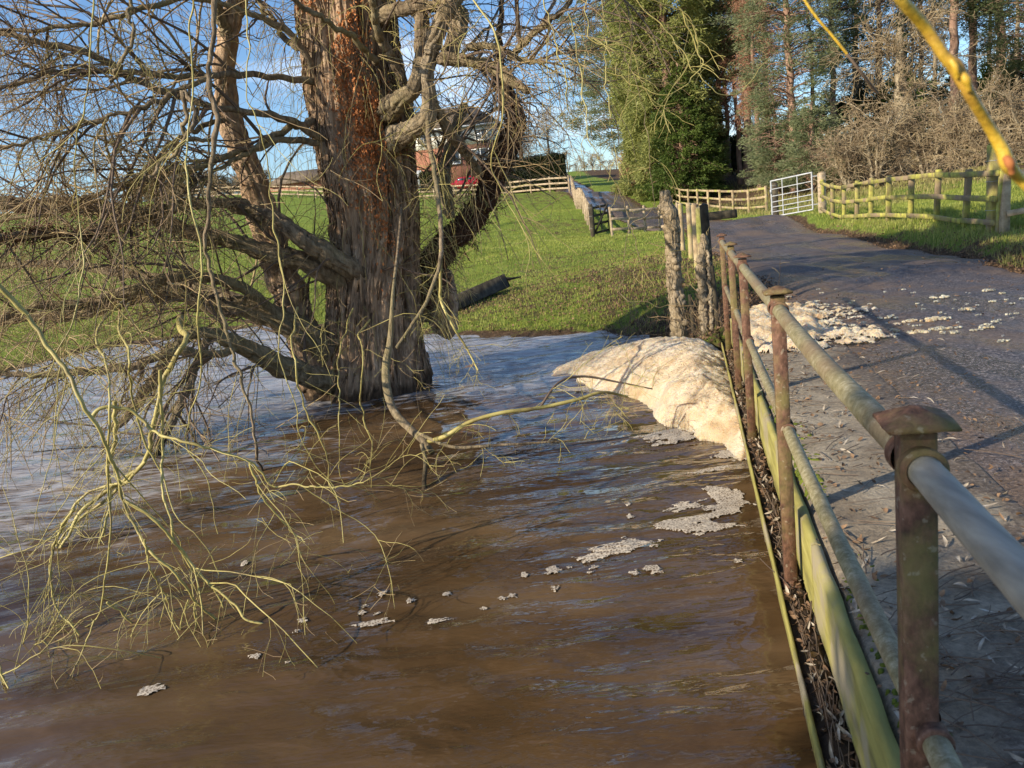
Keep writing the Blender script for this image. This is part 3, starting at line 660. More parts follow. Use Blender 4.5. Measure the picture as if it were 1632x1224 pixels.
for k in range(len(posts)-1):
    (x0, y0), (x1, y1) = posts[k], posts[k+1]
    d = unit(np.array([x1-x0, y1-y0, 0]))*.03
    for nm, zz, r in (('top_rail', 1.352, .0235 if k else .0225), ('lower_rail', .925, .020)):
        m = MB(); sag = -.012 if k == 1 else -.004; n = 40
        P = np.linspace(np.array([x0, y0, zz])+d, np.array([x1, y1, zz])-d, n); P[:, 2] += sag*np.sin(np.linspace(0, math.pi, n)); P[:, :2] += PERP*(.012 if zz < 1 else 0)
        th = np.arange(24)*2*math.pi/24; o = rng.uniform(0, 50)
        md = 1+.035*pn(np.cos(th)[None]*2+o, np.sin(th)[None]*2, np.linspace(0, 14, n)[:, None])
        V, Fq = tubes(P[None], np.full((1, n), r), 24, md[None]); m.add(V, Fq)
        m.build(nm, M['pipe'], rail, True)
# end of the railing: a short stub past the last post
m = MB(); x, y = posts[-1]; ring_pipe(m, (x, y, 1.352), (x+UB[0]*.5, y+UB[1]*.5, 1.335), .0235); m.build('top_rail', M['pipe'], rail, True)

# ------------------------------------------------------------------ litter on the bridge
def leaves(mb, P, Ln, Wd, curl=.25, flat=.3, rz=None):
    """slender lens-shaped leaves lying at points P"""
    q = len(P); a = rng.uniform(0, 2*math.pi, q) if rz is None else rz
    nx = rng.normal(size=(q, 2))*flat; N = unit(np.stack([nx[:, 0], nx[:, 1], np.ones(q)], 1))
    D = np.stack([np.cos(a), np.sin(a), np.zeros(q)], 1); D = unit(D-N*(D*N).sum(1, keepdims=True)); S = np.cross(N, D)
    ts = np.array([0, .22, .5, .8, 1.0]); ws = np.array([.03, .75, 1, .55, .02]); V = np.zeros((q, 5, 3, 3)); cu = rng.normal(size=(q, 1))*curl
    bend = rng.normal(size=(q, 1))*.25
    for i_ in range(5):
        t = ts[i_]; c = P+D*((t-.5)*Ln)[:, None]+S*(bend[:, 0]*Ln*(t-.5)**2)[:, None]+N*(cu[:, 0]*Ln*((t-.5)**2)*2+abs(cu[:, 0])*.002)[:, None]
        for j_, s in enumerate((-1, 0, 1)):
            V[:, i_, j_] = c+S*(s*ws[i_]*Wd/2)[:, None]+N*((abs(s)*.25-.1)*Wd*ws[i_])[:, None]
    f = []
    for i_ in range(4):
        for j_ in range(2): f.append([i_*3+j_, i_*3+j_+1, (i_+1)*3+j_+1, (i_+1)*3+j_])
    f = np.array(f); Fq = (f[None]+(np.arange(q)*15)[:, None, None]).reshape(-1, 4)
    mb.add(V.reshape(-1, 3), Fq)
def deck_z(x, y): return np.where((x-rail_x(y))*PERP[0] < .8, .594, .597)
m = MB(); q = 620
y = rng.uniform(.3, 6.5, q); o = np.abs(rng.normal(.15, .55, q))+.08; 
bias = rng.random(q) < .45
y = np.where(bias, rng.uniform(.5, 2.4, q), y); o = np.where(bias, rng.uniform(.35, 1.5, q), o)
x = rail_x(y)+PERP[0]*o; yv = y+PERP[1]*o
leaves(m, np.stack([x, yv, deck_z(x, yv)+.004+rng.random(q)*.006], 1), rng.uniform(.03, .085, q), rng.uniform(.006, .015, q))
q = 170; y = rng.uniform(.2, 7.4, q); o = rng.uniform(-.025, .035, q)
leaves(m, np.stack([rail_x(y)+PERP[0]*o, y+PERP[1]*o, np.full(q, .338)+rng.random(q)*.012], 1), rng.uniform(.025, .07, q), rng.uniform(.006, .014, q), flat=.6, rz=rng.normal(1.3, .5, q))
tag(m.build('leaf_litter', M['litter'], None, False), 'pale slender willow leaves strewn over the bridge edge', 'leaf litter', kind='stuff')
m = MB(); q = 1300; y = rng.uniform(.2, 9, q); o = np.abs(rng.normal(.5, .45, q))+.06
x = rail_x(y)+PERP[0]*o; yv = y+PERP[1]*o
leaves(m, np.stack([x, yv, deck_z(x, yv)+.003+rng.random(q)*.004], 1), rng.uniform(.012, .04, q), rng.uniform(.008, .02, q), flat=.5)
q = 700; y = rng.uniform(.2, 7.4, q); o = rng.uniform(-.03, .038, q)
leaves(m, np.stack([rail_x(y)+PERP[0]*o, y+PERP[1]*o, np.full(q, .334)+rng.random(q)*.008], 1), rng.uniform(.015, .045, q), rng.uniform(.006, .018, q), flat=.9)
q = 900; y = rng.uniform(1, 12, q); x = rng.uniform(2.5, 7, q)*1.0+y*.12; ok = inroad(x, y, .2); x, y = x[ok], y[ok]; q = len(x)
leaves(m, np.stack([x, y, np.full(q, .61)], 1), rng.uniform(.02, .05, q), rng.uniform(.01, .02, q), flat=.4)
tag(m.build('brown_litter', M['litterd'], None, False), 'crumbled brown leaves and debris on the bridge deck', 'leaf litter', kind='stuff')
# fallen twigs and stalks
m = MB(); q = 420; y = np.where(rng.random(q) < .55, rng.normal(1.75, .35, q), rng.uniform(.6, 7.2, q)); o = np.abs(rng.normal(.2, .3, q))+.09
P0 = np.stack([rail_x(y)+PERP[0]*o, y+PERP[1]*o, np.full(q, .602)+rng.random(q)*.008], 1)
a = rng.normal(0.1, .75, q); Ln_ = rng.uniform(.04, .22, q); n = 5; Q = np.zeros((q, n, 3)); Q[:, 0] = P0; d = np.stack([np.cos(a), np.sin(a), rng.normal(0, .02, q)], 1)
for i_ in range(1, n):
    d = unit(d+rng.normal(size=(q, 3))*[.15, .15, .02]); Q[:, i_] = Q[:, i_-1]+d*(Ln_/(n-1))[:, None]; Q[:, i_, 2] = np.maximum(Q[:, i_, 2], .596)
V, Fq = tubes(Q, np.repeat(rng.uniform(.0008, .0024, q)[:, None], n, 1), 4); m.add(V, Fq)
q = 240; y = rng.uniform(.5, 7.2, q); o = rng.uniform(-.02, .03, q); Q = np.zeros((q, n, 3)); Q[:, 0] = np.stack([rail_x(y)+PERP[0]*o, y+PERP[1]*o, np.full(q, .342)], 1)
d = np.stack([UB[0]+rng.normal(0, .12, q), np.full(q, UB[1]), rng.normal(0, .03, q)], 1); Ln_ = rng.uniform(.05, .3, q)
for i_ in range(1, n):
    d = unit(d+rng.normal(size=(q, 3))*[.08, .1, .03]); Q[:, i_] = Q[:, i_-1]+d*(Ln_/(n-1))[:, None]
V, Fq = tubes(Q, np.repeat(rng.uniform(.0008, .0026, q)[:, None], n, 1), 4); m.add(V, Fq)
tag(m.build('fallen_twigs', M['twigd']), 'thin fallen twigs and stalks along the concrete edge', 'twigs', kind='stuff')

# ------------------------------------------------------------------ foam
def inpoly(x, y, poly):
    ins = np.zeros(x.shape, bool); dist = np.full(x.shape, 1e9); n = len(poly)
    for k in range(n):
        x0, y0 = poly[k]; x1, y1 = poly[(k+1) % n]
        c = ((y0 > y) != (y1 > y)) & (x < (x1-x0)*(y-y0)/(y1-y0+1e-12)+x0); ins ^= c
        dx, dy = x1-x0, y1-y0; t = np.clip(((x-x0)*dx+(y-y0)*dy)/(dx*dx+dy*dy), 0, 1)
        dist = np.minimum(dist, np.hypot(x-x0-t*dx, y-y0-t*dy))
    return ins, dist
pix = [(872, 604), (905, 596), (960, 628), (1000, 632), (1030, 648), (1052, 672), (1085, 688), (1120, 700), (1150, 706), (1196, 722)]
poly = [tuple(atz(px, py, 0)[:2]) for px, py in pix]
e0 = 5.0; poly[-1] = (rail_x(5.0)-.06, 5.02)
poly += [(rail_x(5.25)+.16, 5.3), (rail_x(6)+.16, 6.0), (rail_x(7.3)+.16, 7.3), (rail_x(8.0)+.1, 8.0), (2.35, 8.6), (1.95, 9.25), (1.35, 9.75), (.9, 9.7), (.55, 9.2)]
xs = np.arange(-.1, 2.5, .0115); ys = np.arange(4.9, 9.9, .0135); FX, FY = np.meshgrid(xs, ys)
wob = .05*fbm(FX*3, FY*3, 2.2, 4)*sstep(.0, -.4, FX-rail_x(FY))
ins, dist = inpoly(FX+wob, FY+wob*.7, poly)
sd = np.where(ins, dist, -dist)
# free edges only matter toward open water; by the wall the pile stays high
lx, ly = FX-rail_x(FY), FY
Hmax = .09+.22*sstep(-1.7, -.25, lx)*sstep(5.0, 6.4, FY)+.04*sstep(.5, 1.2, FX)
edge = 1-np.exp(-np.maximum(sd, 0)/.26)
Z = Hmax*edge
dome = np.zeros_like(Z)
for n_, (ra, rb), amp in ((240, (.14, .28), .16), (1500, (.04, .09), .24), (9000, (.018, .042), .42)):
    layer = np.zeros_like(Z)
    cx = rng.uniform(-.1, 2.4, n_); cy = rng.uniform(4.9, 9.8, n_); cr_ = rng.uniform(ra, rb, n_)
    for a, b, r in zip(cx, cy, cr_):
        i0 = np.searchsorted(xs, [a-r, a+r]); j0 = np.searchsorted(ys, [b-r, b+r])
        if i0[0] == i0[1] or j0[0] == j0[1]: continue
        sl_ = (slice(j0[0], j0[1]), slice(i0[0], i0[1])); d2 = ((FX[sl_]-a)**2+(FY[sl_]-b)**2)/r**2
        layer[sl_] = np.maximum(layer[sl_], np.sqrt(np.maximum(0, 1-d2))*r*amp*2*rng.uniform(.5, 1))
    dome += layer*(.55+.45*sstep(-1.0, .3, fbm(FX*1.2+ra*50, FY*1.2, 5.5, 2)))
dm = sstep(0, .18, sd)*(.35+.65*sstep(-1.5, -.3, lx)*sstep(5.0, 5.9, FY))
Z = Z+dome*dm*.62+.012*fbm(FX*2.5, FY*2.5, .6, 2)*sstep(0, .2, sd)+.012*np.abs(fbm(FX*14, FY*14, .6, 3))*sstep(0, .1, sd)
Z = np.where(sd > 0, np.maximum(Z, .006)+.012*sstep(0, .06, sd), -.05)
# gentle surface for the water line
keep = (sd > -.015) & (FX-rail_x(FY) < .045); idx = -np.ones(Z.shape, int); idx[keep] = np.arange(keep.sum())
c4 = np.stack([idx[:-1, :-1], idx[:-1, 1:], idx[1:, 1:], idx[1:, :-1]], -1).reshape(-1, 4); c4 = c4[(c4 >= 0).all(1)]
fo = mesh('foam_bank', np.stack([FX[keep], FY[keep], Z[keep]], 1), c4, M['foam'], smooth=True)
tag(fo, 'big bank of cream-brown froth piled on the water against the bridge', 'foam', kind=None)
# lumps of foam lying on the deck: many small cauliflower clusters
def foamclump(mb, x, y, z, r, flat=.45):
    n_ = max(3, int(6+r*60)); 
    a = rng.uniform(0, 2*math.pi, n_); d = r*np.sqrt(rng.uniform(0, 1, n_))
    px_ = x+d*np.cos(a)*1.25; py_ = y+d*np.sin(a)*.85; rr_ = r*rng.uniform(.28, .6, n_)*(1-.45*d/r)
    lumps(mb, np.stack([px_, py_, np.full(n_, z-.004)], 1), rr_, rr_*flat*rng.uniform(.5, 1.3, n_), 10, .55)
xs2 = np.arange(1.35, 4.6, .0125); ys2 = np.arange(4.6, 8.2, .0125); SX, SY = np.meshgrid(xs2, ys2); SZ = np.zeros_like(SX)
def dens(px, py):
    return np.exp(-((px-1225)/60.)**2-((py-520)/24.)**2)+.55*np.exp(-((px-1340)/60.)**2-((py-530)/9.)**2)+.25*np.exp(-((px-1320)/55.)**2-((py-497)/10.)**2)
for n_, (ra, rb), fl_ in ((60, (.06, .13), .55), (900, (.03, .07), .7), (5200, (.010, .028), .8)):
    px = rng.uniform(1190, 1430, n_*6); py = rng.uniform(480, 562, n_*6); k = rng.random(n_*6) < dens(px, py)*(1 if rb < .1 else .6); px, py = px[k][:n_], py[k][:n_]
    lay = np.zeros_like(SZ)
    for a, b in zip(px, py):
        p = atz(a, b, .6); r = rng.uniform(ra, rb)*(1.0 if a < 1300 else .6)
        i0 = np.searchsorted(xs2, [p[0]-r, p[0]+r]); j0 = np.searchsorted(ys2, [p[1]-r, p[1]+r])
        if i0[0] == i0[1] or j0[0] == j0[1]: continue
        sl_ = (slice(j0[0], j0[1]), slice(i0[0], i0[1])); d2 = ((SX[sl_]-p[0])**2+(SY[sl_]-p[1])**2)/r**2
        lay[sl_] = np.maximum(lay[sl_], np.sqrt(np.maximum(0, 1-d2))*r*fl_*rng.uniform(.6, 1.1))
    SZ += lay*(.8 if rb > .1 else 1)
keep = (SZ > .003) & ((SX-rail_x(SY)) > .11); idx = -np.ones(SZ.shape, int); idx[keep] = np.arange(keep.sum())
c4 = np.stack([idx[:-1, :-1], idx[:-1, 1:], idx[1:, 1:], idx[1:, :-1]], -1).reshape(-1, 4); c4 = c4[(c4 >= 0).all(1)]
tag(mesh('foam_spill', np.stack([SX[keep], SY[keep], .586+SZ[keep]], 1), c4, M['foam'], smooth=True), 'clotted froth washed under the railing onto the lane', 'foam', kind='stuff')
m = MB()
for k in range(95):
    px = rng.uniform(1215, 1632); py = rng.normal(500+(px-1400)*-.03, 26)
    if py < 455 or py > 560: continue
    p = atz(px, py, .6); foamclump(m, p[0], p[1], .592, rng.uniform(.006, .03)*(2.2 if k % 11 == 0 else 1), .28)
for px, py, r in ((1497, 470, .07), (1540, 489, .05), (1490, 505, .09), (1465, 525, .07), (1570, 518, .05), (1455, 508, .06), (1500, 520, .06)):
    p = atz(px, py, .6); foamclump(m, p[0], p[1], .592, r, .3)
tag(m.build('foam_flecks', M['foam'], None, True), 'scattered flecks of white froth blown across the lane', 'foam', kind='stuff')
# thin rafts of bubbles floating on the river
raft_q = []
def raft(name, cx_, cy_, rx, ry, label, group=None, n=1, rot=.25, hole=0.0, thr=.0):
    nx = int(np.clip(rx*2.6/.009, 16, 210)); g = np.linspace(-1.35, 1.35, nx); GXX, GYY = np.meshgrid(g, g); o = rng.uniform(0, 99)
    d = .9-np.hypot(GXX, GYY)+.55*fbm(GXX*1.6+o, GYY*1.9, .7, 5, .6)-hole*1.5*np.maximum(0, fbm(GXX*1.8+o, GYY*3.0, 5.5, 3)-.05)-.5*np.maximum(0, pn(GXX*rx*28+o, GYY*ry*40, 2.2)-.3)
    x = GXX*rx; y = GYY*ry; c, s = math.cos(rot), math.sin(rot); X = cx_+x*c-y*s; Yq = cy_+x*s+y*c
    k = d > thr
    if k.sum() < 6: k = d > -.2
    seed = np.zeros(k.shape, bool); q0 = np.unravel_index(np.argmax(np.where(k, d, -9)), k.shape); seed[q0] = True
    for _ in range(900):
        g2 = seed.copy(); g2[1:] |= seed[:-1]; g2[:-1] |= seed[1:]; g2[:, 1:] |= seed[:, :-1]; g2[:, :-1] |= seed[:, 1:]; g2 &= k
        if g2.sum() == seed.sum(): break
        seed = g2
    if seed.sum() > .55*k.sum(): k = seed
    idx = -np.ones(k.shape, int); idx[k] = np.arange(k.sum())
    c4 = np.stack([idx[:-1, :-1], idx[:-1, 1:], idx[1:, 1:], idx[1:, :-1]], -1).reshape(-1, 4); c4 = c4[(c4 >= 0).all(1)]
    zz = .003+.004*sstep(0, .25, d)[k]+.0009*rng.normal(size=k.sum())+wz_at(X[k], Yq[k])
    o_ = mesh(name, np.stack([X[k], Yq[k], zz], 1), c4, M['thinfoam'], smooth=True); tag(o_, label, 'foam', group); return o_
def wz_at(x, y):
    r = np.hypot(x, y); a = np.arctan2(x, y)
    ri = np.clip(np.searchsorted(wr, r), 0, len(wr)-1); ai = np.clip(np.searchsorted(wa, a), 0, len(wa)-1); return WZ[ri, ai]
G1 = 'rafts of bubbles floating on the brown river'
for px, py, hw, hh_, lab in ((930, 612, 62, 8, 'lacy foam fringe trailing from the pointed tip of the big foam bank'), (1075, 690, 62, 13, 'lacy foam fringe along the front edge of the big foam bank'), (1165, 722, 38, 12, 'lacy foam fringe where the big foam bank meets the ledge'), (1130, 745, 50, 6, 'thin foam streak just off the fringe of the big foam bank')):
    p = atz(px, py, .03); raft_q.append((p[0], p[1], abs(atz(px+hw, py, .03)[0]-p[0]), abs(atz(px, py-hh_, .03)[1]-p[1]), lab))
for q_ in raft_q: raft('foam_raft', *q_, G1, hole=1.0, rot=.2)
for px, py, hw, hh_, lab, hole in (
    (1120, 820, 95, 22, 'long lacy raft of bubbles floating beside the bridge ledge, largest of the rafts', .9),
    (1165, 790, 50, 26, 'bubbly raft of froth against the ledge just below the foam bank', .8),
    (1090, 800, 40, 9, 'narrow streak of froth above the long lacy raft', .3),
    (972, 868, 74, 13, 'flat elongated raft of bubbles left of the long lacy raft', .5),
    (1040, 900, 22, 8, 'small oval raft of bubbles below the flat elongated one', 0),
    (1173, 884, 12, 4, 'tiny oval raft of bubbles nearest the bridge ledge', 0),
    (878, 902, 17, 8, 'round bubble raft in mid river', 0),
    (592, 987, 40, 6, 'thin flat bubble raft left of mid river', .3),
    (697, 980, 25, 5, 'short flat bubble raft between mid river and the thin flat one', .3),
    (240, 1092, 23, 11, 'bubble raft alone at lower left of the river', 0),
    (482, 982, 11, 5, 'small bubble raft beside the yellow willow tips', 0),
    (387, 888, 9, 4, 'pale bubble raft among the hanging willow twigs', 0)):
    p = atz(px, py, .03); sx = abs(atz(px+hw, py, .03)[0]-p[0]); sy = abs(atz(px, py-hh_, .03)[1]-p[1])
    raft('foam_raft', p[0], p[1], sx, sy, lab, G1, hole=hole, rot=.2)
for px, py in ((607, 940), (652, 951), (712, 940), (580, 960), (600, 972), (576, 971), (770, 960), (798, 944), (815, 941), (836, 909), (884, 929), (905, 896), (1003, 818), (1042, 862), (1010, 905), (946, 896), (471, 999), (404, 1038), (457, 1046), (65, 776), (1000, 800), (940, 905)):
    p = atz(px, py, .03); s = rng.uniform(5, 12); raft('foam_raft', p[0], p[1], abs(atz(px+s, py, .03)[0]-p[0]), abs(atz(px, py-s*.45, .03)[1]-p[1]), 'tiny cluster of bubbles drifting on the brown water', 'tiny bubble clusters on the river')

# ------------------------------------------------------------------ fences
def gz(x, y): return float(hgt(np.array([x]), np.array([y]))[0])
def fence(name, label, pts, post_h, rails, spacing, mat, pw=.11, rw=.038, rh=.09, lean=0.0, group=None, matpost=None, rpost=False, side=1, skip0=False, drop=()):
    """pts: list of (x,y) plan corners; posts and rails as child parts"""
    P = np.array(pts, float); seg = np.linalg.norm(np.diff(P, axis=0), axis=1); tt = np.concatenate([[0], np.cumsum(seg)])
    n = max(2, int(round(tt[-1]/spacing))+1); q = np.linspace(0, tt[-1], n); X = np.interp(q, tt, P[:, 0]); Y = np.interp(q, tt, P[:, 1])
    root = empty(name, (X[0], Y[0], gz(X[0], Y[0])), label, 'fence', group)
    T = []
    for k in range(n):
        z = float(tps(np.array([X[k]]), np.array([Y[k]]))[0]); a = math.atan2(*(np.array([X[min(k+1, n-1)]-X[max(k-1, 0)], Y[min(k+1, n-1)]-Y[max(k-1, 0)]])[::-1]))
        le = lean*(rng.uniform(.6, 1.4)) if lean else rng.normal(0, .015); h = post_h*rng.uniform(.97, 1.04)
        d = np.array([math.cos(a), math.sin(a), 0]); b0 = np.array([X[k], Y[k], z-.2]); b1 = np.array([X[k], Y[k], z+h])+d*le*h
        T.append((b0, b1, z, d, le))
        m = MB()
        if rpost:
            limb(m, [(*b0, pw*.5), (*((b0+b1)/2), pw*.48), (*b1, pw*.45)], 8, 10, .06)
        else: m.beam(b0, b1, pw*.8, pw, bev=.006, jit=.003, roll=0)
        m.build('post', matpost or mat, root)
    for hgt_ in rails:
        k = 0
        while k < n-1:
            if (k in drop): k += 1; continue
            e = min(k+2, n-1) if not drop else k+1
            while e > k+1 and any(q in drop for q in range(k, e)): e -= 1
            mm = MB()
            for s in range(k, e):
                def pt(i_):
                    b0, b1, z, d, le = T[i_]; nrm = np.array([-d[1], d[0], 0])*side*(pw*.5+rw*.5)
                    return np.array([b0[0], b0[1], z])+d*le*hgt_+np.array([0, 0, hgt_])+nrm
                a, b = pt(s), pt(s+1); dd = (b-a); a2 = a+dd*(0 if s > k else -.004); b2 = b-dd*(.0 if s < e-1 else .006)
                j = rng.normal(0, .012, 2); a2[2] += j[0]; 
                mm.beam(a2, b2, rw, rh, bev=.004, jit=.002)
            mm.build('rail', mat, root); k = e
    return root
def xy(px, py, Y): p = at(px, py, Y); return (p[0], p[1])
# near right fence, mossy, leaning posts
A = xy(1590, 383, 12.6); B = xy(1311, 345, 24.6)
def gfence(): 
    fence('mossy_fence', 'mossy yellow-green post and rail fence with leaning posts right of the metal gate', [A, xy(1480, 362, 15.6), xy(1400, 352, 18.6), B], 1.12, (.28, .66, 1.05), 1.42, M['woodg'], .095, .032, .088, lean=-.16, side=1)
gfence()
r = fence('weathered_fence', 'weathered grey rail fence running off to the right from the big mossy post', [xy(1600, 382, 12.45), (A[0]+3.4, A[1]-.6), (A[0]+7, A[1]-.8)], 1.15, (.42, 1.0), 2.6, M['woodp'], .12, .04, .09, side=-1)
def bigpost(name, x, y, h, wdt, label, mat):
    e = empty(name, (x, y, gz(x, y)), label, 'post'); z = gz(x, y)
    m = MB(); m.beam((x, y, z-.3), (x+.01, y, z+h), wdt, wdt, bev=.012, jit=.003); 
    m.beam((x+.01, y, z+h-.002), (x+.01, y, z+h+.03), wdt*.8, wdt*.8, bev=.01); o = m.build('shaft', mat, e)
    m = MB()
    for zz in (.35, .8, 1.12):
        if zz < h: m.beam((x-wdt/2-.004, y, z+zz), (x+wdt/2+.004, y, z+zz), wdt+.01, .006)
    m.build('wire_staple', M['galv'], e); return e
bigpost('gate_post', *B, 1.22, .19, 'squared timber post at the hinge side of the metal gate', M['woodp'])
bigpost('corner_post', *xy(1583, 386, 12.8), 1.36, .17, 'tall mossy corner post where the two right-hand fences meet', M['woodg'])
G0 = xy(1296, 345, 24.9); G1_ = xy(1231, 344, 25.9)
bigpost('gate_post', *xy(1236, 342, 26.6), 1.2, .17, 'dark timber post behind the latch end of the metal gate', M['woodd'])
# metal field gate
gt = empty('field_gate', (G0[0], G0[1], gz(*G0)), 'galvanised seven-bar field gate standing shut beside the lane', 'gate')
za = gz(*G0)+.10; zb = gz(*G1_)+.02; a0 = np.array([*G0, za]); b0 = np.array([*G1_, zb]); up = np.array([0, 0, 1.])
def seg(m, a, b, r, s=8): ring_pipe(m, a, b, r, s)
m = MB()
for p in (a0, b0): seg(m, p, p+up*1.14, .026)
seg(m, a0, b0, .022); seg(m, a0+up*1.12, b0+up*1.12, .024); m.build('gate_frame', M['galv'], gt, True)
for hh_ in (.15, .30, .46, .64, .86):
    m = MB(); seg(m, a0+up*hh_, b0+up*hh_, .014); m.build('bar', M['galv'], gt, True)
for t in (.35, .72):
    m = MB(); p = a0*(1-t)+b0*t; seg(m, p, p+up*1.12, .016); m.build('upright', M['galv'], gt, True)
m = MB()
for hh_ in (.15, 1.0): seg(m, a0+up*hh_, a0+up*hh_+np.array([.14, -.06, 0]), .016)
m.build('hinge', M['galv'], gt)
m = MB(); m.box(b0+up*.8+np.array([-.02, -.03, 0]), (.06, .05, .12)); m.build('latch', M['galv'], gt)
# long fence on the far side of the lane
fence('long_fence', 'long three-rail wooden fence curving up the far side of the lane', [xy(1222, 336, 36), xy(1180, 334, 39), xy(1120, 328, 45), xy(1060, 321, 54), xy(1016, 313, 66)], 1.12, (.25, .65, 1.05), 2.0, M['wood'], .10, .035, .10, side=-1)
fence('uphill_fence', 'fence climbing towards the lane crest in front of the conifers', [xy(1010, 306, 72), xy(1003, 295, 84), xy(996, 284, 98), xy(988, 276, 110)], 1.15, (.3, .7, 1.08), 2.4, M['wood'], .12, .04, .11)
# lane-side fence on the left, from hill crest down to the little wooden gate
g_a = xy(945, 378, 31.0); g_b = xy(976, 374, 31.3); g_c = xy(1056, 371, 32.5)
fence('lane_fence', 'pale wooden fence running down the left side of the hill lane', [xy(912, 306, 62), xy(916, 316, 54), xy(925, 330, 46), xy(936, 345, 38.5), xy(944, 356, 34.5)], 1.22, (.3, .68, 1.08), 2.0, M['woodp'], .11, .04, .10, rpost=False)
fence('paddock_fence', 'three-rail fence of round posts between the small gate and the bare pollard trunk', [g_b, xy(1001, 373, 31.6), xy(1027, 372, 32), g_c, xy(1082, 372, 31)], 1.15, (.28, .66, 1.0), .85, M['woodp'], .12, .04, .10, rpost=True, side=-1)
bigpost('gate_post', *g_a, 1.22, .15, 'round-shouldered dark post at the left of the small paddock gate', M['woodd'])
sg = empty('paddock_gate', (g_a[0], g_a[1], gz(*g_a)), 'small dark wooden gate set at the foot of the hill fence', 'gate')
z0 = gz(*g_a); a = np.array([g_a[0]+.1, g_a[1]+.1, z0+.1]); b = np.array([g_b[0]-.1, g_b[1]+.1, z0+.16])
for hh_ in (.05, .38, .7, 1.0): m = MB(); m.beam(a+up*hh_, b+up*hh_, .035, .09, bev=.004); m.build('bar', M['woodd'], sg)
for t in (0, .5, 1): m = MB(); p = a*(1-t)+b*t+np.array([0, -.04, 0]); m.beam(p, p+up*1.05, .07, .04, bev=.004); m.build('upright', M['woodd'], sg)
m = MB(); m.beam(a+up*.05+np.array([0, -.07, 0]), b+up*1.0+np.array([0, -.07, 0]), .03, .07); m.build('brace', M['woodd'], sg)
# crest fence in front of the house
fence('crest_fence', 'long pale three-rail fence along the grassy hill crest', [xy(908, 306, 62.5), xy(860, 309, 66), xy(800, 313, 70), xy(720, 317, 75), xy(660, 318, 78), xy(520, 316, 84), xy(410, 313, 90), xy(300, 318, 96)], 1.2, (.3, .7, 1.1), 2.6, M['woodp'], .13, .05, .13)
# stockade of round posts at the bridge end
for k, (px, py, Y, h, rr_, lab) in enumerate(((1088, 392, 19.5, 1.15, .06, 'thin round post farthest from the bridge in the row behind the pollard trunk'),
        (1101, 398, 16.8, 1.15, .062, 'round timber post second farthest in the row behind the pollard trunk'),
        (1112, 420, 14.2, 1.2, .065, 'stout lichened round post in the middle of the row at the bridge end'),
        (1119, 432, 12.8, 1.2, .06, 'pale round post leaning close to the dark rail end'),
        (1132, 470, 10.9, 1.30, .062, 'dark post carrying a stub of rail at the end of the bridge'))):
    x, y = xy(px, py, Y); z = gz(x, y); e = empty('round_post', (x, y, z), lab, 'post', 'round posts at the bridge end')
    m = MB(); dx = rng.normal(0, .03); limb(m, [(x, y, z-.3, rr_), (x+dx*.5, y, z+h*.5, rr_*.98), (x+dx, y, z+h, rr_*.92)], 14, 14, .07); m.build('shaft', M['woodd'] if k == 4 else M['wood'], e, True)
    if k == 4: m = MB(); m.beam((x+.02, y-.12, z+h*.88), (x+.34, y-.30, z+h*.88), .07, .11, bev=.01); m.build('rail_stub', M['woodd'], e)
for px, py, pt, Y, rr_, lab in ((1108, 541, 470, 9.7, .028, 'short thin stake leaning between the two pollard trunks'), (1143, 512, 424, 9.0, .03, 'grey stake beside the last railing post')):
    b_ = at(px, py, Y); t_ = at(px-9, pt, Y); m = MB(); limb(m, [(b_[0], b_[1], b_[2]-.35, rr_), (*((b_+t_)/2), rr_), (*t_, rr_*.85)], 10, 10, .08)
    tag(m.build('stake', M['woodd'], None, True), lab, 'stake')
# old dark log lying on the bank
a = at(712, 490, 15.2); b = at(800, 462, 17.2); a[2] = gz(a[0], a[1])+.12; b[2] = gz(b[0], b[1])+.2
lg = empty('fallen_log', (a+b)/2, 'dark rotting squared log lying on the grassy bank', 'log')
m = MB(); m.beam(a, b, .34, .28, bev=.012, jit=.016, roll=.35); m.build('timber', M['woodd'], lg)
m = MB(); limb(m, [(*(b+[.05, .1, .08]), .05), (*(b+[.22, .15, .06]), .035), (*(b+[.45, .35, .06]), .015)], 12, 8, .2); m.build('broken_branch', M['woodd'], lg)

# ------------------------------------------------------------------ the old willow
def pp(rows):
    """pixel traced limb (px,py,depth,half-width px) -> world rows (x,y,z,r)"""
    return [(*at(a, b, c), d*c/F) for a, b, c, d in rows]
TW = 9.1
base = atz(588, 628, 0)
wil = empty('willow_tree', (base[0], base[1], 0), 'massive old willow with fissured bark standing in the flood, dead orange leaves on its trunk', 'tree')
# trunk: lofted sheet with deep stringy ridges
prof = [(700, 500, 680), (628, 508, 670), (600, 516, 667), (560, 522, 664), (520, 526, 662), (470, 529, 660), (420, 530, 662), (350, 529, 660), (300, 523, 656), (250, 512, 652), (200, 502, 650), (150, 497, 640), (100, 494, 628), (50, 488, 620), (0, 480, 616), (-80, 474, 600), (-180, 470, 590), (-300, 476, 584)]
PR = []
for py, xl, xr in prof:
    c = at((xl+xr)/2, py, TW); PR.append((c[0], TW, c[2], (xr-xl)/2*TW/F))
S = spline(PR, 620); nth = 420; th = np.arange(nth)*2*math.pi/nth
zc = S[:, 2]; ln = np.linspace(0, np.linalg.norm(np.diff(S[:, :3], axis=0), axis=1).sum(), 620)
ct, st_ = np.cos(th)[None], np.sin(th)[None]; Lz = ln[:, None]
wz = .35*pn(ct*1.2, st_*1.2, Lz*.7)
ridg = 0
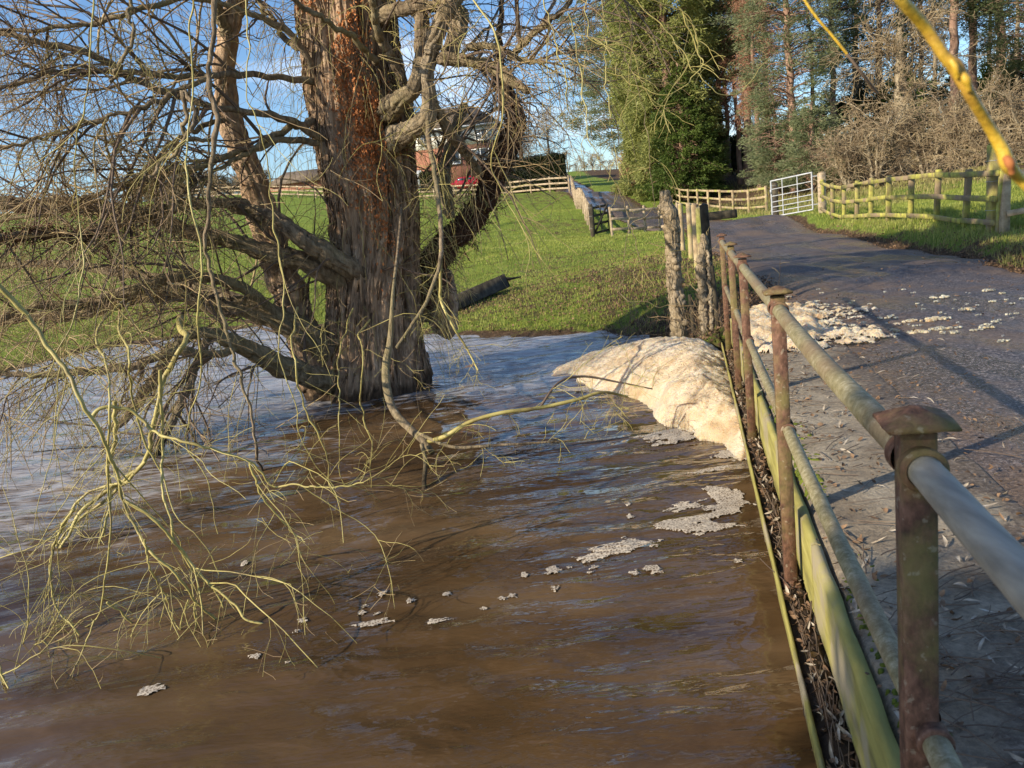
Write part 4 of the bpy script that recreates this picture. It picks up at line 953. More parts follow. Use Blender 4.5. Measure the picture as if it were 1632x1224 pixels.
for k_, fz, am in ((3.4, .55, .055), (7.5, .9, .038), (15, 1.6, .02)):
    a_ = np.cos(th[None]+wz*.5)*k_; b_ = np.sin(th[None]+wz*.5)*k_
    ridg = ridg+am*(1-2.4*np.abs(pn(a_, b_, Lz*fz+k_)))
flare = .10*sstep(.9, .0, zc)[:, None]*(1+.8*pn(ct*2.2, st_*2.2, 3.0))
lob = .07*pn(ct*1.1, st_*1.1, Lz*.45+4)
brk = .012*pn(ct*26, st_*26, Lz*9)
RT = S[:, 3:4]*(1+lob)+ridg*(.8+.4*sstep(2.5, .3, zc)[:, None])+flare*.6+brk-.03
VX = S[:, 0:1]+RT*ct*1.0; VY = S[:, 1:2]+RT*st_*.95+.1; VZ = np.repeat(S[:, 2:3], nth, 1)
i = np.arange(619)[:, None]; j = np.arange(nth)[None]; j2 = (j+1) % nth
Ft = np.stack([i*nth+j, i*nth+j2, (i+1)*nth+j2, (i+1)*nth+j], -1).reshape(-1, 4)
mesh('trunk', np.stack([VX, VY, VZ], -1).reshape(-1, 3), Ft, M['bark'], wil, True)
LP, LR_ = [], []      # traced limbs kept for side shoots: (path, radius, kind)
limbs = []
def addlimb(rows, kind='limb', mat='limb', n=60, sides=20, rough=.14, wob=.02, parent=None, name='limb'):
    m = MB(); P, Rd = limb(m, pp(rows), n, sides, rough, wob); m.build(name, M[mat], parent or wil, True)
    limbs.append((P, Rd, kind)); return P, Rd
# upright second stem left of the trunk and its neighbours
addlimb([(528, 640, 9.0, 34), (492, 560, 9.1, 30), (462, 470, 9.2, 27), (432, 385, 9.3, 24), (408, 300, 9.3, 22), (382, 235, 9.3, 19), (362, 165, 9.2, 17), (358, 100, 9.1, 17), (366, 45, 9.0, 15), (384, -20, 8.9, 13), (400, -120, 8.8, 11)], 'up', 'bark', 110, 26, .16)
addlimb([(365, 60, 9.0, 10), (345, 10, 8.8, 8), (330, -60, 8.7, 6)], 'up')
# big grey arm swinging left from the second stem
addlimb([(412, 350, 9.2, 11), (385, 326, 8.9, 9), (350, 325, 8.6, 8), (300, 328, 8.3, 8), (250, 334, 8.0, 8.5), (205, 348, 7.8, 9), (165, 368, 7.6, 9), (120, 377, 7.4, 9), (70, 372, 7.2, 8), (0, 380, 7.0, 8), (-80, 400, 6.8, 8)], 'side', 'limb', 90, 22, .09)
# dark arms rising left out of the trunk
addlimb([(630, 480, 9.4, 20), (560, 428, 8.75, 17), (505, 395, 8.6, 15), (455, 362, 8.6, 13), (415, 340, 8.7, 10), (370, 330, 8.8, 8)], 'side', 'limb', 60, 22, .16)
addlimb([(610, 500, 9.4, 22), (540, 445, 8.9, 18), (485, 418, 8.8, 16), (430, 402, 8.8, 15), (370, 386, 8.7, 13), (310, 372, 8.6, 13), (255, 352, 8.5, 12), (200, 338, 8.4, 13), (130, 328, 8.3, 13), (60, 330, 8.2, 13), (0, 322, 8.1, 12), (-90, 330, 8, 10)], 'side', 'limb', 90, 22, .16)
# low arms curving down to the water
addlimb([(545, 612, 8.9, 24), (500, 603, 8.6, 20), (450, 585, 8.3, 18), (410, 562, 8.1, 16), (375, 545, 7.9, 14), (340, 532, 7.8, 12), (305, 535, 7.8, 9), (275, 560, 7.8, 9), (250, 600, 7.8, 9), (218, 640, 7.8, 8), (190, 680, 7.8, 6)], 'low', 'limb', 80, 22, .15)
addlimb([(548, 590, 9.2, 30), (505, 545, 9.0, 27), (455, 515, 8.9, 22), (400, 492, 8.8, 17), (340, 488, 8.7, 14), (280, 470, 8.6, 12), (210, 475, 8.5, 10), (130, 500, 8.4, 9), (50, 505, 8.3, 8), (-40, 520, 8.2, 6)], 'side', 'limb', 80, 22, .16)
addlimb([(540, 575, 9.6, 20), (480, 530, 9.8, 16), (430, 498, 9.9, 12), (350, 470, 10, 11), (260, 445, 10, 9), (170, 430, 10, 8), (80, 420, 10, 6), (0, 425, 10, 5)], 'side', 'limb')
addlimb([(440, 500, 8.8, 9), (380, 455, 8.5, 9), (300, 440, 8.2, 9), (220, 460, 8.0, 9), (140, 485, 7.9, 9), (60, 488, 7.7, 7), (0, 508, 7.5, 6), (-60, 530, 7.4, 5)], 'side', 'limb')
addlimb([(330, 540, 7.8, 8), (310, 590, 7.6, 7), (290, 640, 7.4, 7), (262, 700, 7.2, 6), (240, 755, 7.0, 6)], 'low', 'limb')
addlimb([(395, 548, 8.0, 6), (340, 565, 7.7, 7), (280, 560, 7.5, 7), (205, 585, 7.4, 7), (120, 592, 7.3, 6), (40, 598, 7.2, 5), (-40, 590, 7.1, 4)], 'low', 'limb')
# long thinner arms crossing the sky on the left
for rows, kd in (
    ([(512, 230, 8.9, 9), (455, 226, 8.6, 8), (410, 236, 8.4, 7), (360, 250, 8.2, 8), (300, 268, 8.0, 7), (240, 284, 7.8, 7), (180, 300, 7.7, 6), (130, 318, 7.6, 6), (60, 345, 7.5, 5), (-30, 360, 7.4, 4)], 'side'),
    ([(500, 134, 8.9, 9), (440, 122, 8.6, 8), (380, 120, 8.3, 8), (320, 120, 8.1, 7), (250, 118, 7.9, 7), (190, 113, 7.7, 7), (130, 114, 7.6, 6), (80, 118, 7.5, 6), (40, 130, 7.4, 5), (-30, 148, 7.3, 4)], 'side'),
    ([(515, 222, 8.9, 9), (470, 195, 8.6, 9), (400, 178, 8.3, 8), (330, 166, 8.1, 8), (270, 146, 7.9, 8), (220, 128, 7.8, 8), (175, 106, 7.7, 8), (128, 84, 7.6, 8), (70, 68, 7.5, 7), (0, 54, 7.4, 7), (-60, 40, 7.3, 6)], 'side'),
    ([(520, 150, 9.0, 9), (470, 60, 8.7, 8), (420, 30, 8.5, 7), (340, 0, 8.2, 6), (290, 0, 8.0, 6), (235, 14, 7.8, 6), (180, 28, 7.7, 6), (120, 43, 7.6, 5), (60, 46, 7.5, 5), (-30, 40, 7.4, 4)], 'side'),
    ([(496, 195, 8.9, 10), (462, 200, 8.7, 9), (430, 222, 8.5, 7), (395, 245, 8.3, 6), (365, 258, 8.2, 5), (330, 280, 8.1, 4), (240, 300, 8, 4)], 'side'),
    ([(330, 124, 7.9, 6), (300, 140, 7.7, 6), (250, 165, 7.5, 6), (180, 185, 7.3, 5), (130, 195, 7.2, 5), (60, 225, 7.1, 4), (0, 235, 7.0, 4)], 'side'),
    ([(360, 190, 8.5, 6), (300, 215, 8.2, 6), (260, 240, 8.0, 6), (235, 278, 7.8, 6), (212, 305, 7.7, 5), (180, 345, 7.6, 4)], 'side'),
    ([(500, 90, 8.9, 8), (455, 60, 9.2, 7), (420, 10, 9.4, 6), (400, -60, 9.5, 5)], 'up'),
    ([(340, 215, 6.5, 4), (300, 220, 6.4, 5), (296, 160, 6.3, 5), (294, 150, 6.3, 5), (312, 200, 6.2, 4), (270, 250, 6.2, 4), (235, 285, 6.1, 4)], 'hang'),
    ([(195, -10, 6.5, 4), (210, 30, 6.4, 4), (211, 65, 6.4, 4), (190, 100, 6.4, 4), (180, 130, 6.5, 4)], 'hang'),
    ([(600, 100, 8.7, 8), (560, 60, 8.2, 7), (500, 20, 7.6, 6), (440, -20, 7.0, 5)], 'up')):
    addlimb([(a, b, c, d*.62) for a, b, c, d in rows], kd, 'limb', 60, 12, .12, .04)
# right-hand limbs
addlimb([(590, 240, 9.2, 26), (648, 210, 8.6, 16), (678, 192, 8.4, 14), (685, 162, 8.4, 12), (679, 122, 8.4, 12), (690, 70, 8.4, 13), (708, 30, 8.3, 14), (728, -20, 8.3, 15), (745, -120, 8.3, 13)], 'up', 'polebark', 80, 24, .12)
addlimb([(585, 200, 9.2, 24), (638, 160, 8.5, 15), (662, 133, 8.4, 13), (672, 95, 8.5, 12), (672, 50, 8.6, 12), (668, 0, 8.7, 12), (660, -90, 8.8, 10)], 'up', 'limb', 70, 22, .14)
addlimb([(735, 15, 8.6, 14), (727, 60, 8.6, 13), (715, 85, 8.6, 12), (705, 100, 8.6, 9)], 'none', 'polebark', 20)
addlimb([(580, 35, 9.1, 14), (640, 15, 8.7, 12), (690, 8, 8.6, 9), (740, -10, 8.4, 7)], 'up', 'limb', 40)
addlimb([(700, 92, 8.4, 10), (745, 97, 8.3, 10), (785, 106, 8.2, 10), (815, 128, 8.1, 8), (842, 150, 8.0, 5)], 'side', 'limb', 50)
addlimb([(812, 92, 8.2, 5), (840, 62, 8.0, 5), (872, 35, 7.8, 5), (905, 5, 7.6, 4), (950, -50, 7.4, 3)], 'side', 'limb', 50)
addlimb([(745, 75, 8.4, 5), (790, 75, 8.2, 5), (830, 95, 8.0, 4), (870, 100, 7.8, 3)], 'side', 'limb', 40)
addlimb([(645, 130, 8.6, 7), (615, 75, 8.4, 7), (600, 40, 8.2, 6), (590, -20, 8.0, 5)], 'up', 'limb', 40)
addlimb([(690, 165, 8.4, 7), (720, 215, 8.6, 9), (740, 240, 8.8, 8), (765, 280, 9, 6)], 'side', 'limb', 40)
# ivy-clad leaning stem on the right with shreds of dead leaf
iv = addlimb([(665, 480, 9.6, 26), (700, 405, 9.6, 21), (740, 360, 9.6, 19), (773, 315, 9.6, 19), (792, 268, 9.6, 18), (812, 225, 9.6, 17), (822, 190, 9.6, 15), (812, 160, 9.6, 12), (800, 130, 9.6, 9), (795, 80, 9.6, 5), (800, -10, 9.6, 4)], 'up', 'ivybark', 90, 30, .3)
addlimb([(700, 520, 9.9, 26), (702, 480, 9.9, 24), (700, 430, 9.9, 20)], 'none', 'bark', 20, 26, .25)
addlimb([(715, 345, 10.2, 10), (708, 290, 10.2, 11), (716, 240, 10.2, 10), (728, 200, 10.2, 8), (742, 165, 10.2, 6)], 'side', 'limb', 40)
# pale hanging limb that hooks up over the water
h1 = addlimb([(682, 196, 8.2, 4), (685, 230, 7.8, 4), (692, 275, 7.4, 3.6), (700, 330, 7.1, 3.6), (703, 400, 6.8, 3.5), (690, 455, 6.7, 3), (668, 500, 6.6, 3), (632, 555, 6.45, 2.6)], 'hang', 'limb', 70, 10, .06, .01, name='branch')
h2 = addlimb([(702, 398, 6.8, 2.4), (702, 455, 6.8, 2.4), (703, 480, 6.8, 2.4), (722, 520, 6.7, 2), (742, 552, 6.7, 1.7), (762, 590, 6.6, 1)], 'hang', 'twigy', 50, 8, .06, .0, name='branch')
h3 = addlimb([(640, 330, 8.6, 2), (634, 400, 7.4, 2.2), (626, 470, 6.6, 2.6), (622, 540, 6.5, 5), (615, 580, 6.4, 6.5), (617, 620, 6.2, 6.5), (628, 655, 6.0, 6.5), (650, 680, 5.85, 6.5), (675, 703, 5.7, 6), (689, 722, 5.6, 5)], 'none', 'limb', 50, 14, .1, .0, name='branch')
h4 = addlimb([(676, 706, 5.72, 4), (710, 695, 5.55, 4), (750, 672, 5.55, 3.5), (800, 658, 5.55, 3.4), (860, 650, 5.6, 3.2), (920, 637, 5.65, 3), (960, 625, 5.7, 2.5), (1000, 632, 5.8, 2)], 'hang', 'twigy', 60, 8, .05, .0, name='branch')
addlimb([(665, 690, 5.7, 3), (720, 712, 5.55, 3), (780, 710, 5.5, 2.5), (850, 706, 5.5, 2), (940, 700, 5.5, 1)], 'hang', 'limb', 40, 8, .05, 0, name='branch')
addlimb([(672, 708, 5.6, 4), (678, 735, 5.5, 4), (676, 770, 5.35, 4), (682, 790, 5.3, 4), (712, 797, 5.3, 3), (738, 802, 5.3, 2)], 'none', 'limb', 40, 8, .1, 0, name='branch')
addlimb([(860, 650, 5.6, 2.5), (890, 610, 5.7, 2), (930, 600, 5.8, 2), (990, 610, 5.8, 1.5), (1040, 620, 5.8, 1)], 'hang', 'twigd', 40, 6, .05, 0, name='branch')
# near hanging branches over the water, lower left (traced)
FG = [
 ([(-20, 420), (0, 447), (40, 500), (73, 553), (113, 600), (129, 640), (162, 688), (180, 747), (200, 806), (221, 850), (239, 879), (279, 916), (312, 960), (353, 993), (404, 1001), (463, 1026), (504, 1018)], 3.6, 4.6),
 ([(130, 420), (118, 500), (95, 560), (70, 620), (35, 665)], 4.2, 2.5),
 ([(343, -20), (338, 60), (334, 120), (345, 190), (338, 260), (334, 330), (326, 390), (335, 440), (352, 500), (372, 560), (388, 620), (402, 690), (408, 735), (428, 775), (448, 800), (500, 850), (515, 880)], 6.2, 4.6),
 ([(255, 590), (256, 660), (258, 720), (262, 780), (270, 830), (282, 868), (310, 910), (340, 940), (365, 985), (395, 1010)], 3.7, 3),
 ([(147, 664), (165, 652), (210, 660), (240, 685), (270, 700), (310, 708), (350, 720), (400, 740), (432, 775), (470, 775), (520, 775), (580, 770)], 3.62, 3.6),
 ([(398, 738), (420, 790), (470, 850), (488, 865)], 3.62, 2.2),
 ([(198, 797), (245, 830), (290, 880), (330, 925), (370, 960), (400, 990), (450, 1000), (505, 1020), (545, 1042), (585, 1042)], 3.58, 3.4),
 ([(312, 960), (316, 1000), (328, 1060), (331, 1110), (350, 1130), (357, 1122)], 3.56, 1.8),
 ([(300, 955), (285, 1010), (298, 1060), (310, 1128)], 3.56, 1.6),
 ([(230, 860), (240, 910), (260, 945), (278, 990), (286, 1005)], 3.56, 1.8),
 ([(170, 600), (172, 760), (172, 850), (168, 940), (150, 985), (115, 1010), (85, 1030), (78, 1065)], 3.7, 2.4),
 ([(118, 812), (98, 850), (82, 900), (90, 965), (118, 1000), (150, 1040), (160, 1048)], 3.7, 2.8),
 ([(150, 988), (110, 1075), (85, 1110), (75, 1160), (60, 1205)], 3.3, 1.5),
 ([(170, 960), (200, 985), (235, 1030), (265, 1060), (300, 1075), (320, 1078)], 3.66, 2.4),
 ([(300, 540), (262, 600), (250, 640), (240, 690), (230, 740), (190, 770), (160, 795), (130, 820), (100, 870), (60, 930)], 5.0, 6),
 ([(232, 735), (185, 785), (150, 810), (110, 840), (60, 900), (0, 965)], 5.0, 3.5),
 ([(195, 770), (150, 785), (120, 805), (90, 860), (40, 930), (0, 990)], 5.0, 3),
 ([(182, 640), (184, 700), (176, 745), (180, 800), (160, 860), (140, 900)], 5, 4),
 ([(205, 560), (208, 620), (230, 700), (262, 760), (280, 820), (330, 870), (352, 920), (380, 960)], 4.3, 2.4),
 ([(470, 560), (480, 640), (520, 720), (530, 780), (570, 820), (600, 850), (640, 890)], 5.2, 2.2),
 ([(580, 560), (575, 640), (590, 720), (600, 790), (650, 850)], 5.4, 1.8),
 ([(540, 640), (545, 740), (545, 770)], 5.3, 1.6),
 ([(0, 1032), (35, 1030), (70, 1018)], 3.6, 2), ([(-10, 1040), (10, 1110), (18, 1125)], 3.3, 2.2),
 ([(300, 300), (320, 400), (310, 500), (322, 600), (300, 700), (330, 760), (345, 850)], 4.6, 2.6),
 ([(440, 380), (452, 470), (440, 560), (470, 640), (480, 700), (530, 780)], 5.2, 2.2),
 ([(740, -20), (790, 60), (800, 180), (780, 250), (800, 300), (862, 415)], 3.2, 3.2),
 ([(905, 20), (925, 120), (935, 200), (950, 240), (985, 300)], 5.4, 2.2), ([(965, 60), (968, 150), (975, 240), (970, 290)], 5.5, 2), ([(1080, 10), (1110, 80), (1113, 115), (1060, 150), (1000, 130), (930, 90)], 5.2, 2),
 ([(1000, -10), (1060, 50), (1120, 130), (1170, 150), (1230, 90)], 5.6, 1.8), ([(940, 60), (1000, 80), (1030, 140), (1070, 180), (1105, 200)], 5.4, 1.8),
 ([(1040, 335), (1010, 350), (1000, 400), (992, 445), (1000, 480), (1085, 485)], 6.3, 1.6), ([(985, 300), (1012, 370), (1020, 420), (1052, 437)], 6.3, 1.6),
 ([(1010, -10), (1090, 20), (1110, 60), (1115, 110)], 5, 2), ([(860, -20), (900, 120), (905, 170), (935, 200)], 5.8, 2.2)]
fgp = []
alls = [np.array(pts, float) for pts, _, _ in FG]; FG2 = []
for k, (pts, Y, r) in enumerate(FG):
    p0 = np.array(pts[0], float); dmin = 1e9
    for q, A in enumerate(alls):
        if q != k:
            B_ = np.concatenate([A[:-1]*(1-t)+A[1:]*t for t in np.linspace(0, 1, 8)]); dmin = min(dmin, np.hypot(*(B_-p0).T).min())
    if dmin > 14 and p0[1] > 20 and 20 < p0[0]:
        x0, y0 = p0; pre = []
        if y0 > 440:
            for tY, dy in ((1.0, 470+rng.uniform(-20, 40)), (.55, None)):
                yy0 = dy if dy else (ylast+y0)/2; ylast = yy0 if dy else 0
                pre.append((x0+rng.normal(0, 16)*tY, min(yy0, y0-14*(1+tY)), Y+(8.2-Y)*tY))
        else:
            sx = rng.normal(0, 14)
            while y0 > -60: y0 -= rng.uniform(60, 110); x0 += sx+rng.normal(0, 9); pre.insert(0, (x0, y0, Y))
        pts = pre+list(pts)
    FG2.append((pts, Y, r*.85))
FG = FG2
for pts, Y, r in FG:
    n = len(pts); rows = [(q[0], q[1], (q[2] if len(q) > 2 else Y)+(.06 if len(q) == 2 else .12)*math.sin(k*1.1+Y*5)*(k > 0), max(.6, r*(1-.62*k/(n-1)))*(.6 if len(q) > 2 and q[1] < 440 else 1)) for k, q in enumerate(pts)]
    kk = np.array(rows); kk[1:-1, :2] += rng.normal(size=(len(kk)-2, 2))*2.2
    S_r = spline(kk, max(24, n*4)); S_r[1:, :2] += rng.normal(size=(len(S_r)-1, 2))*(.9 if r > 2 else 1.3)*Y/4; S_r[:, 3] *= 1+.22*(rng.random(len(S_r)) < .2)
    if kk[0, 0] > 700: S_r[:, 3] *= .62
    mm = MB(); P, Rd = limb(mm, pp([tuple(q) for q in S_r]), max(40, n*11), 8 if r > 3 else 6, .14, .003)
    mm.build('branch', M['twigy'] if Y < 6 else M['limb'], wil, True); fgp.append((P, Rd, 'fg' if pts[0][0] < 700 else 'fgr'))
# crown above the frame: limbs that carry the hanging shoots and cast the dappled shade
crown_limbs = []
tx, ty = float(S[-1, 0]), TW
top = np.array([tx, ty, float(S[-1, 2])])
for k, (az, el, Ln_, z0) in enumerate(((95, 28, 6.5, 5.2), (120, 20, 5.5, 4.9), (60, 35, 5.5, 5.6), (150, 25, 6, 5.1), (180, 22, 6.5, 5.0), (205, 20, 7, 4.8), (222, 34, 6, 5.6), (272, 22, 6.5, 4.9), (300, 30, 5.5, 5.3), (345, 40, 5, 5.6), (30, 45, 5, 5.8), (140, 50, 5, 6.2), (90, 60, 5, 6.4), (10, 62, 5, 6.3), (190, 14, 8, 4.6), (172, 12, 7.5, 4.6), (160, 16, 7.5, 4.8))):
    a = R_(az); e = R_(el); d = np.array([math.sin(a)*math.cos(e), math.cos(a)*math.cos(e), math.sin(e)])
    s0 = np.array([np.interp(z0, S[:, 2], S[:, 0]), ty, min(z0, top[2])]); rows = []
    for t in np.linspace(0, 1, 7):
        p = s0+d*Ln_*t+np.array([0, 0, -1.1*t*t*(1 if el < 45 else .3)])+rng.normal(size=3)*.18*t; rows.append((*p, .19*(1-t)**.8+.025))
    mm = MB(); P, Rd = limb(mm, rows, 50, 12, .12, .05); mm.build('limb', M['limb'], wil, True); crown_limbs.append((P, Rd, 'crown'))
def pack(lst, n=40):
    return (np.stack([spline(np.column_stack([P, Rd]), n)[:, :3] for P, Rd, _ in lst]), np.stack([spline(np.column_stack([P, Rd]), n)[:, 3] for P, Rd, _ in lst]))
tw = MB(); twy = MB(); twd = MB()
def addt(mb, Q, RR, sides=3, zmin=-.3):
    if zmin > -1:
        c_ = Q[:, Q.shape[1]//2]; bad = (c_[:, 0] > -2.55+.1*(9-c_[:, 1])) & (c_[:, 0] < -.75) & (c_[:, 1] < 8.8) & (c_[:, 1] > 3.5) & (rng.random(len(c_)) < .82); Q, RR = Q[~bad], RR[~bad]
    Q = Q.copy(); Q[..., 2] = np.maximum(Q[..., 2], zmin); V, Fq = tubes(Q, RR, sides); mb.add(V, Fq)
sd_ = [l for l in limbs if l[2] in ('side', 'low')]; up_ = [l for l in limbs if l[2] == 'up']; hg = [l for l in limbs if l[2] == 'hang']; fl = [f for f in fgp if f[2] == 'fg']; fr = [f for f in fgp if f[2] == 'fgr']
def tree_twigs(lst, k1, L1, k2, L2, k3, L3, droop, mb1, mb2, tmin=.12, up=.1, n1=12, wig=.26, ang=(30, 80), rk=.009, r3=.0011, r1=.0035, r2=.0022):
    P, Rd = pack(lst); Q, RR = grow(P, Rd, k1, L1, n1, ang, droop, wig, up, .5, r1, tmin, rk=rk); addt(mb1, Q, RR, 5)
    Q2, R2 = grow(Q, RR, k2, L2, 8, (25, 70), droop*1.1, wig*.9, 0, .7, r2, .1, rk=.006); addt(mb2, Q2, R2, 3)
    if k3:
        Q3, R3 = grow(Q2, R2, k3, L3, 6, (25, 65), droop*.8, wig*.8, 0, .7, r3, .1, rk=.005); addt(mb2, Q3, R3, 3)
    return Q, RR
tree_twigs(sd_, 15, 2.0, 6, 1.0, 2, .45, .05, twd, tw, r3=.0018, wig=.2)
tree_twigs([l for l in sd_ if l[0][:, 0].min() < -4], 12, 1.7, 5, .9, 1, .45, .12, tw, tw, .3, r3=.0018, wig=.2)
tree_twigs(up_, 9, 1.6, 6, .9, 2, .4, .03, twd, tw, .3, r3=.0018, wig=.2)
tree_twigs(hg, 9, .5, 4, .25, 1, .14, .05, twy, twy, .1, rk=.004, wig=.2, r1=.0018, r2=.0014)
tree_twigs(fl, 12, .5, 4, .22, 0, .1, .05, twy, twy, .2, rk=.0036, wig=.22, ang=(20, 60), r1=.0013, r2=.0010)
_P, _R = pack([l for l in limbs if l[2] == 'low']+fl+[l for l in sd_ if l[0][:, 0].min() < -4]); _Q, _RR = grow(_P, _R, 9, 1.2, 14, (25, 75), .16, .2, 0, .5, .0014, .2, rk=.0032); addt(twy, _Q, _RR, 4)
_Q2, _R2 = grow(_Q, _RR, 5, .4, 8, (20, 60), .08, .22, 0, .7, .0011, .1, rk=.004); addt(twy, _Q2, _R2, 3); _Q3, _R3 = grow(_Q2, _R2, 2, .18, 5, (20, 60), .05, .22, 0, .7, .001, .1, rk=.005); addt(tw, _Q3, _R3, 3)
_P, _R = pack(fl); _Q, _RR = grow(_P, _R, 26, .028, 3, (35, 80), 0, .2, 0, .55, .0009, .05, taper=False); addt(twy, _Q, _RR, 4)
tree_twigs(fr, 4, .5, 2, .25, 0, .2, .12, twy, twy, .1, rk=.0025, wig=.18, r1=.0016, r2=.0013)
tree_twigs(crown_limbs, 13, 1.6, 5, .9, 2, .45, .15, twd, tw, .2)
# long pendulous shoots falling from the crown
P, Rd = pack(crown_limbs); Q, RR = grow(P, Rd, 9, 1.8, 16, (20, 80), .42, .2, -.1, .5, .0024, .25, rk=.004); addt(twy, Q, RR, 4); Q2, R2 = grow(Q, RR, 4, .4, 7, (20, 50), .2, .2, 0, .7, .0018, .2, rk=.005); addt(twy, Q2, R2, 3)
P, Rd = pack(sd_+up_); Q, RR = grow(P, Rd, 4, 1.2, 14, (30, 90), .30, .24, -.1, .5, .0026, .1, rk=.005); addt(twy, Q, RR, 4); Q2, R2 = grow(Q, RR, 4, .35, 7, (20, 55), .15, .24, 0, .7, .0019, .15, rk=.005); addt(twy, Q2, R2, 3)
# shoots bristling from the trunk face and draping down it
zt = rng.uniform(.5, 4.6, 420); at_ = rng.uniform(math.pi*.9, math.pi*2.1, 420); ii = np.clip(np.searchsorted(S[:, 2], zt), 0, 619); jj = (at_/(2*math.pi)*nth).astype(int) % nth
p0 = np.stack([VX[ii, jj], VY[ii, jj], VZ[ii, jj]], 1); dn_ = unit(np.stack([np.cos(at_), np.sin(at_), rng.uniform(-.3, .6, 420)], 1)+rng.normal(size=(420, 3))*.35)
Q = np.zeros((420, 14, 3)); Q[:, 0] = p0; d = dn_; Ls = rng.uniform(.35, 1.5, 420)/13
for k in range(1, 14):
    d = unit(d+rng.normal(size=(420, 3))*.16+np.array([0, 0, -.15-.03*k])); Q[:, k] = Q[:, k-1]+d*Ls[:, None]
RR = rng.uniform(.002, .0045, 420)[:, None]*np.linspace(1, .35, 14)[None]; addt(twy, Q, RR, 4); Q, RR = Q[:150], RR[:150]
Q2, R2 = grow(Q, RR, 3, .3, 7, (20, 60), .1, .25, 0, .7, .0011, .15, rk=.005); addt(twy, Q2, R2, 3)
# shredded bark strings hanging along the trunk
zt = rng.uniform(.5, 4.5, 900); at_ = rng.uniform(math.pi*.95, math.pi*2.05, 900); P0 = []
Q = np.zeros((900, 9, 3)); wv = rng.normal(size=(900, 2))*.03
for k in range(9):
    z = zt-k*rng.uniform(.02, .09, 900); ii = np.clip(np.searchsorted(S[:, 2], z), 0, 619); jj = (((at_+k*wv[:, 0])/(2*math.pi))*nth).astype(int) % nth
    rr_ = 1+.02*np.sin(k/8*math.pi); Q[:, k] = np.stack([S[ii, 0]+(VX[ii, jj]-S[ii, 0])*rr_*1.012, S[ii, 1]+(VY[ii, jj]-S[ii, 1])*rr_*1.012, VZ[ii, jj]], 1)
bs_ = MB(); addt(bs_, Q, rng.uniform(.003, .009, 900)[:, None]*np.array([[.5, 1, 1, 1.1, 1, 1, .9, .7, .4]]), 4)
bs_.build('bark_strips', M['bark'], wil, True)
for _o in (tw.build('twigs', M['twig'], wil), twy.build('yellow_twigs', M['twigy'], wil), twd.build('dark_twigs', M['twigd'], wil)): tag(_o, kind='stuff')
def quads(mb, P, Ln, Wd, N=None):
    """folded little leaves, two triangles each, random orientation"""
    q = len(P); D = unit(rng.normal(size=(q, 3))) if N is None else unit(N+rng.normal(size=(q, 3))*.45); S_ = unit(np.cross(D, rng.normal(size=(q, 3)))); U_ = np.cross(S_, D)
    Ln = np.broadcast_to(Ln, (q,))[:, None]; Wd = np.broadcast_to(Wd, (q,))[:, None]
    V = np.stack([P-D*Ln/2, P+S_*Wd/2+U_*Wd*.25, P+D*Ln/2, P-S_*Wd/2+U_*Wd*.25], 1).reshape(-1, 3)
    b = (np.arange(q)*4)[:, None]; mb.add(V, np.concatenate([b+np.array([[0, 1, 2]]), b+np.array([[0, 2, 3]])]))
# dead orange leaves clinging to the lit face of the trunk
m = MB(); q = 0
for (cx_, cy_, sx, sy, n) in ((590, 235, 17, 55, 900), (560, 130, 10, 45, 420), (600, 190, 14, 25, 500), (612, 300, 9, 50, 330), (628, 400, 8, 40, 90), (575, 60, 14, 40, 260), (500, 10, 12, 16, 160), (640, 200, 8, 40, 120)):
    px = rng.normal(cx_, sx, n); py = rng.normal(cy_, sy, n); P = []
    for a, b in zip(px, py):
        c = at(a, b, TW); zi = min(max(np.searchsorted(S[:, 2], c[2]), 0), 619); R0 = S[zi, 3]; dx = np.clip((c[0]-S[zi, 0])/R0, -.97, .97)
        thx = 2*math.pi-math.acos(dx); jx = int(thx/(2*math.pi)*nth) % nth; P.append((VX[zi, jx], VY[zi, jx]-.02-rng.random()*.05, VZ[zi, jx]))
    P = np.array(P); quads(m, P, rng.uniform(.02, .06, n), rng.uniform(.012, .03, n), np.array([0, -.2, -1.]))
m.build('dead_leaves', M['deadleaf'], wil)
# dry ivy wrapped round the leaning stem, and on the left arms
def wrap(lst, n, spread, Ln, mat, name, tr=(0, 1), strings=0):
    m = MB()
    for P, Rd in lst:
        t = rng.uniform(tr[0], tr[1], n)*(len(P)-1); i_ = np.clip(t.astype(int), 0, len(P)-2); c = P[i_]+(P[i_+1]-P[i_])*(t-i_)[:, None]
        o = unit(rng.normal(size=(n, 3)))*(Rd[i_]*(1+np.abs(rng.normal(0, spread, n))))[:, None]; quads(m, c+o, rng.uniform(*Ln, n), rng.uniform(Ln[0]*.5, Ln[1]*.5, n))
        if strings:
            s = strings; t = rng.uniform(tr[0], tr[1], s)*(len(P)-1); i_ = np.clip(t.astype(int), 0, len(P)-2); c = P[i_]; o = unit(rng.normal(size=(s, 3)))*(Rd[i_]*1.02)[:, None]
            Q = np.zeros((s, 7, 3)); Q[:, 0] = c+o; d = unit(rng.normal(size=(s, 3))+unit(P[i_+1]-P[i_])*1.2)
            for k in range(1, 7): d = unit(d+rng.normal(size=(s, 3))*.4+[0, 0, -.15]); Q[:, k] = Q[:, k-1]+d*.05
            V, Fq = tubes(Q, np.repeat(rng.uniform(.002, .005, s)[:, None], 7, 1), 3); m.add(V, Fq)
    return m.build(name, mat, wil)
wrap([iv], 3800, .22, (.02, .06), M['ivyleaf'], 'dry_ivy', (0, .85), 900)
wrap([limbs[2][:2], limbs[4][:2]], 900, .5, (.02, .06), M['ivyleaf'], 'dry_ivy', (.6, 1), 60)

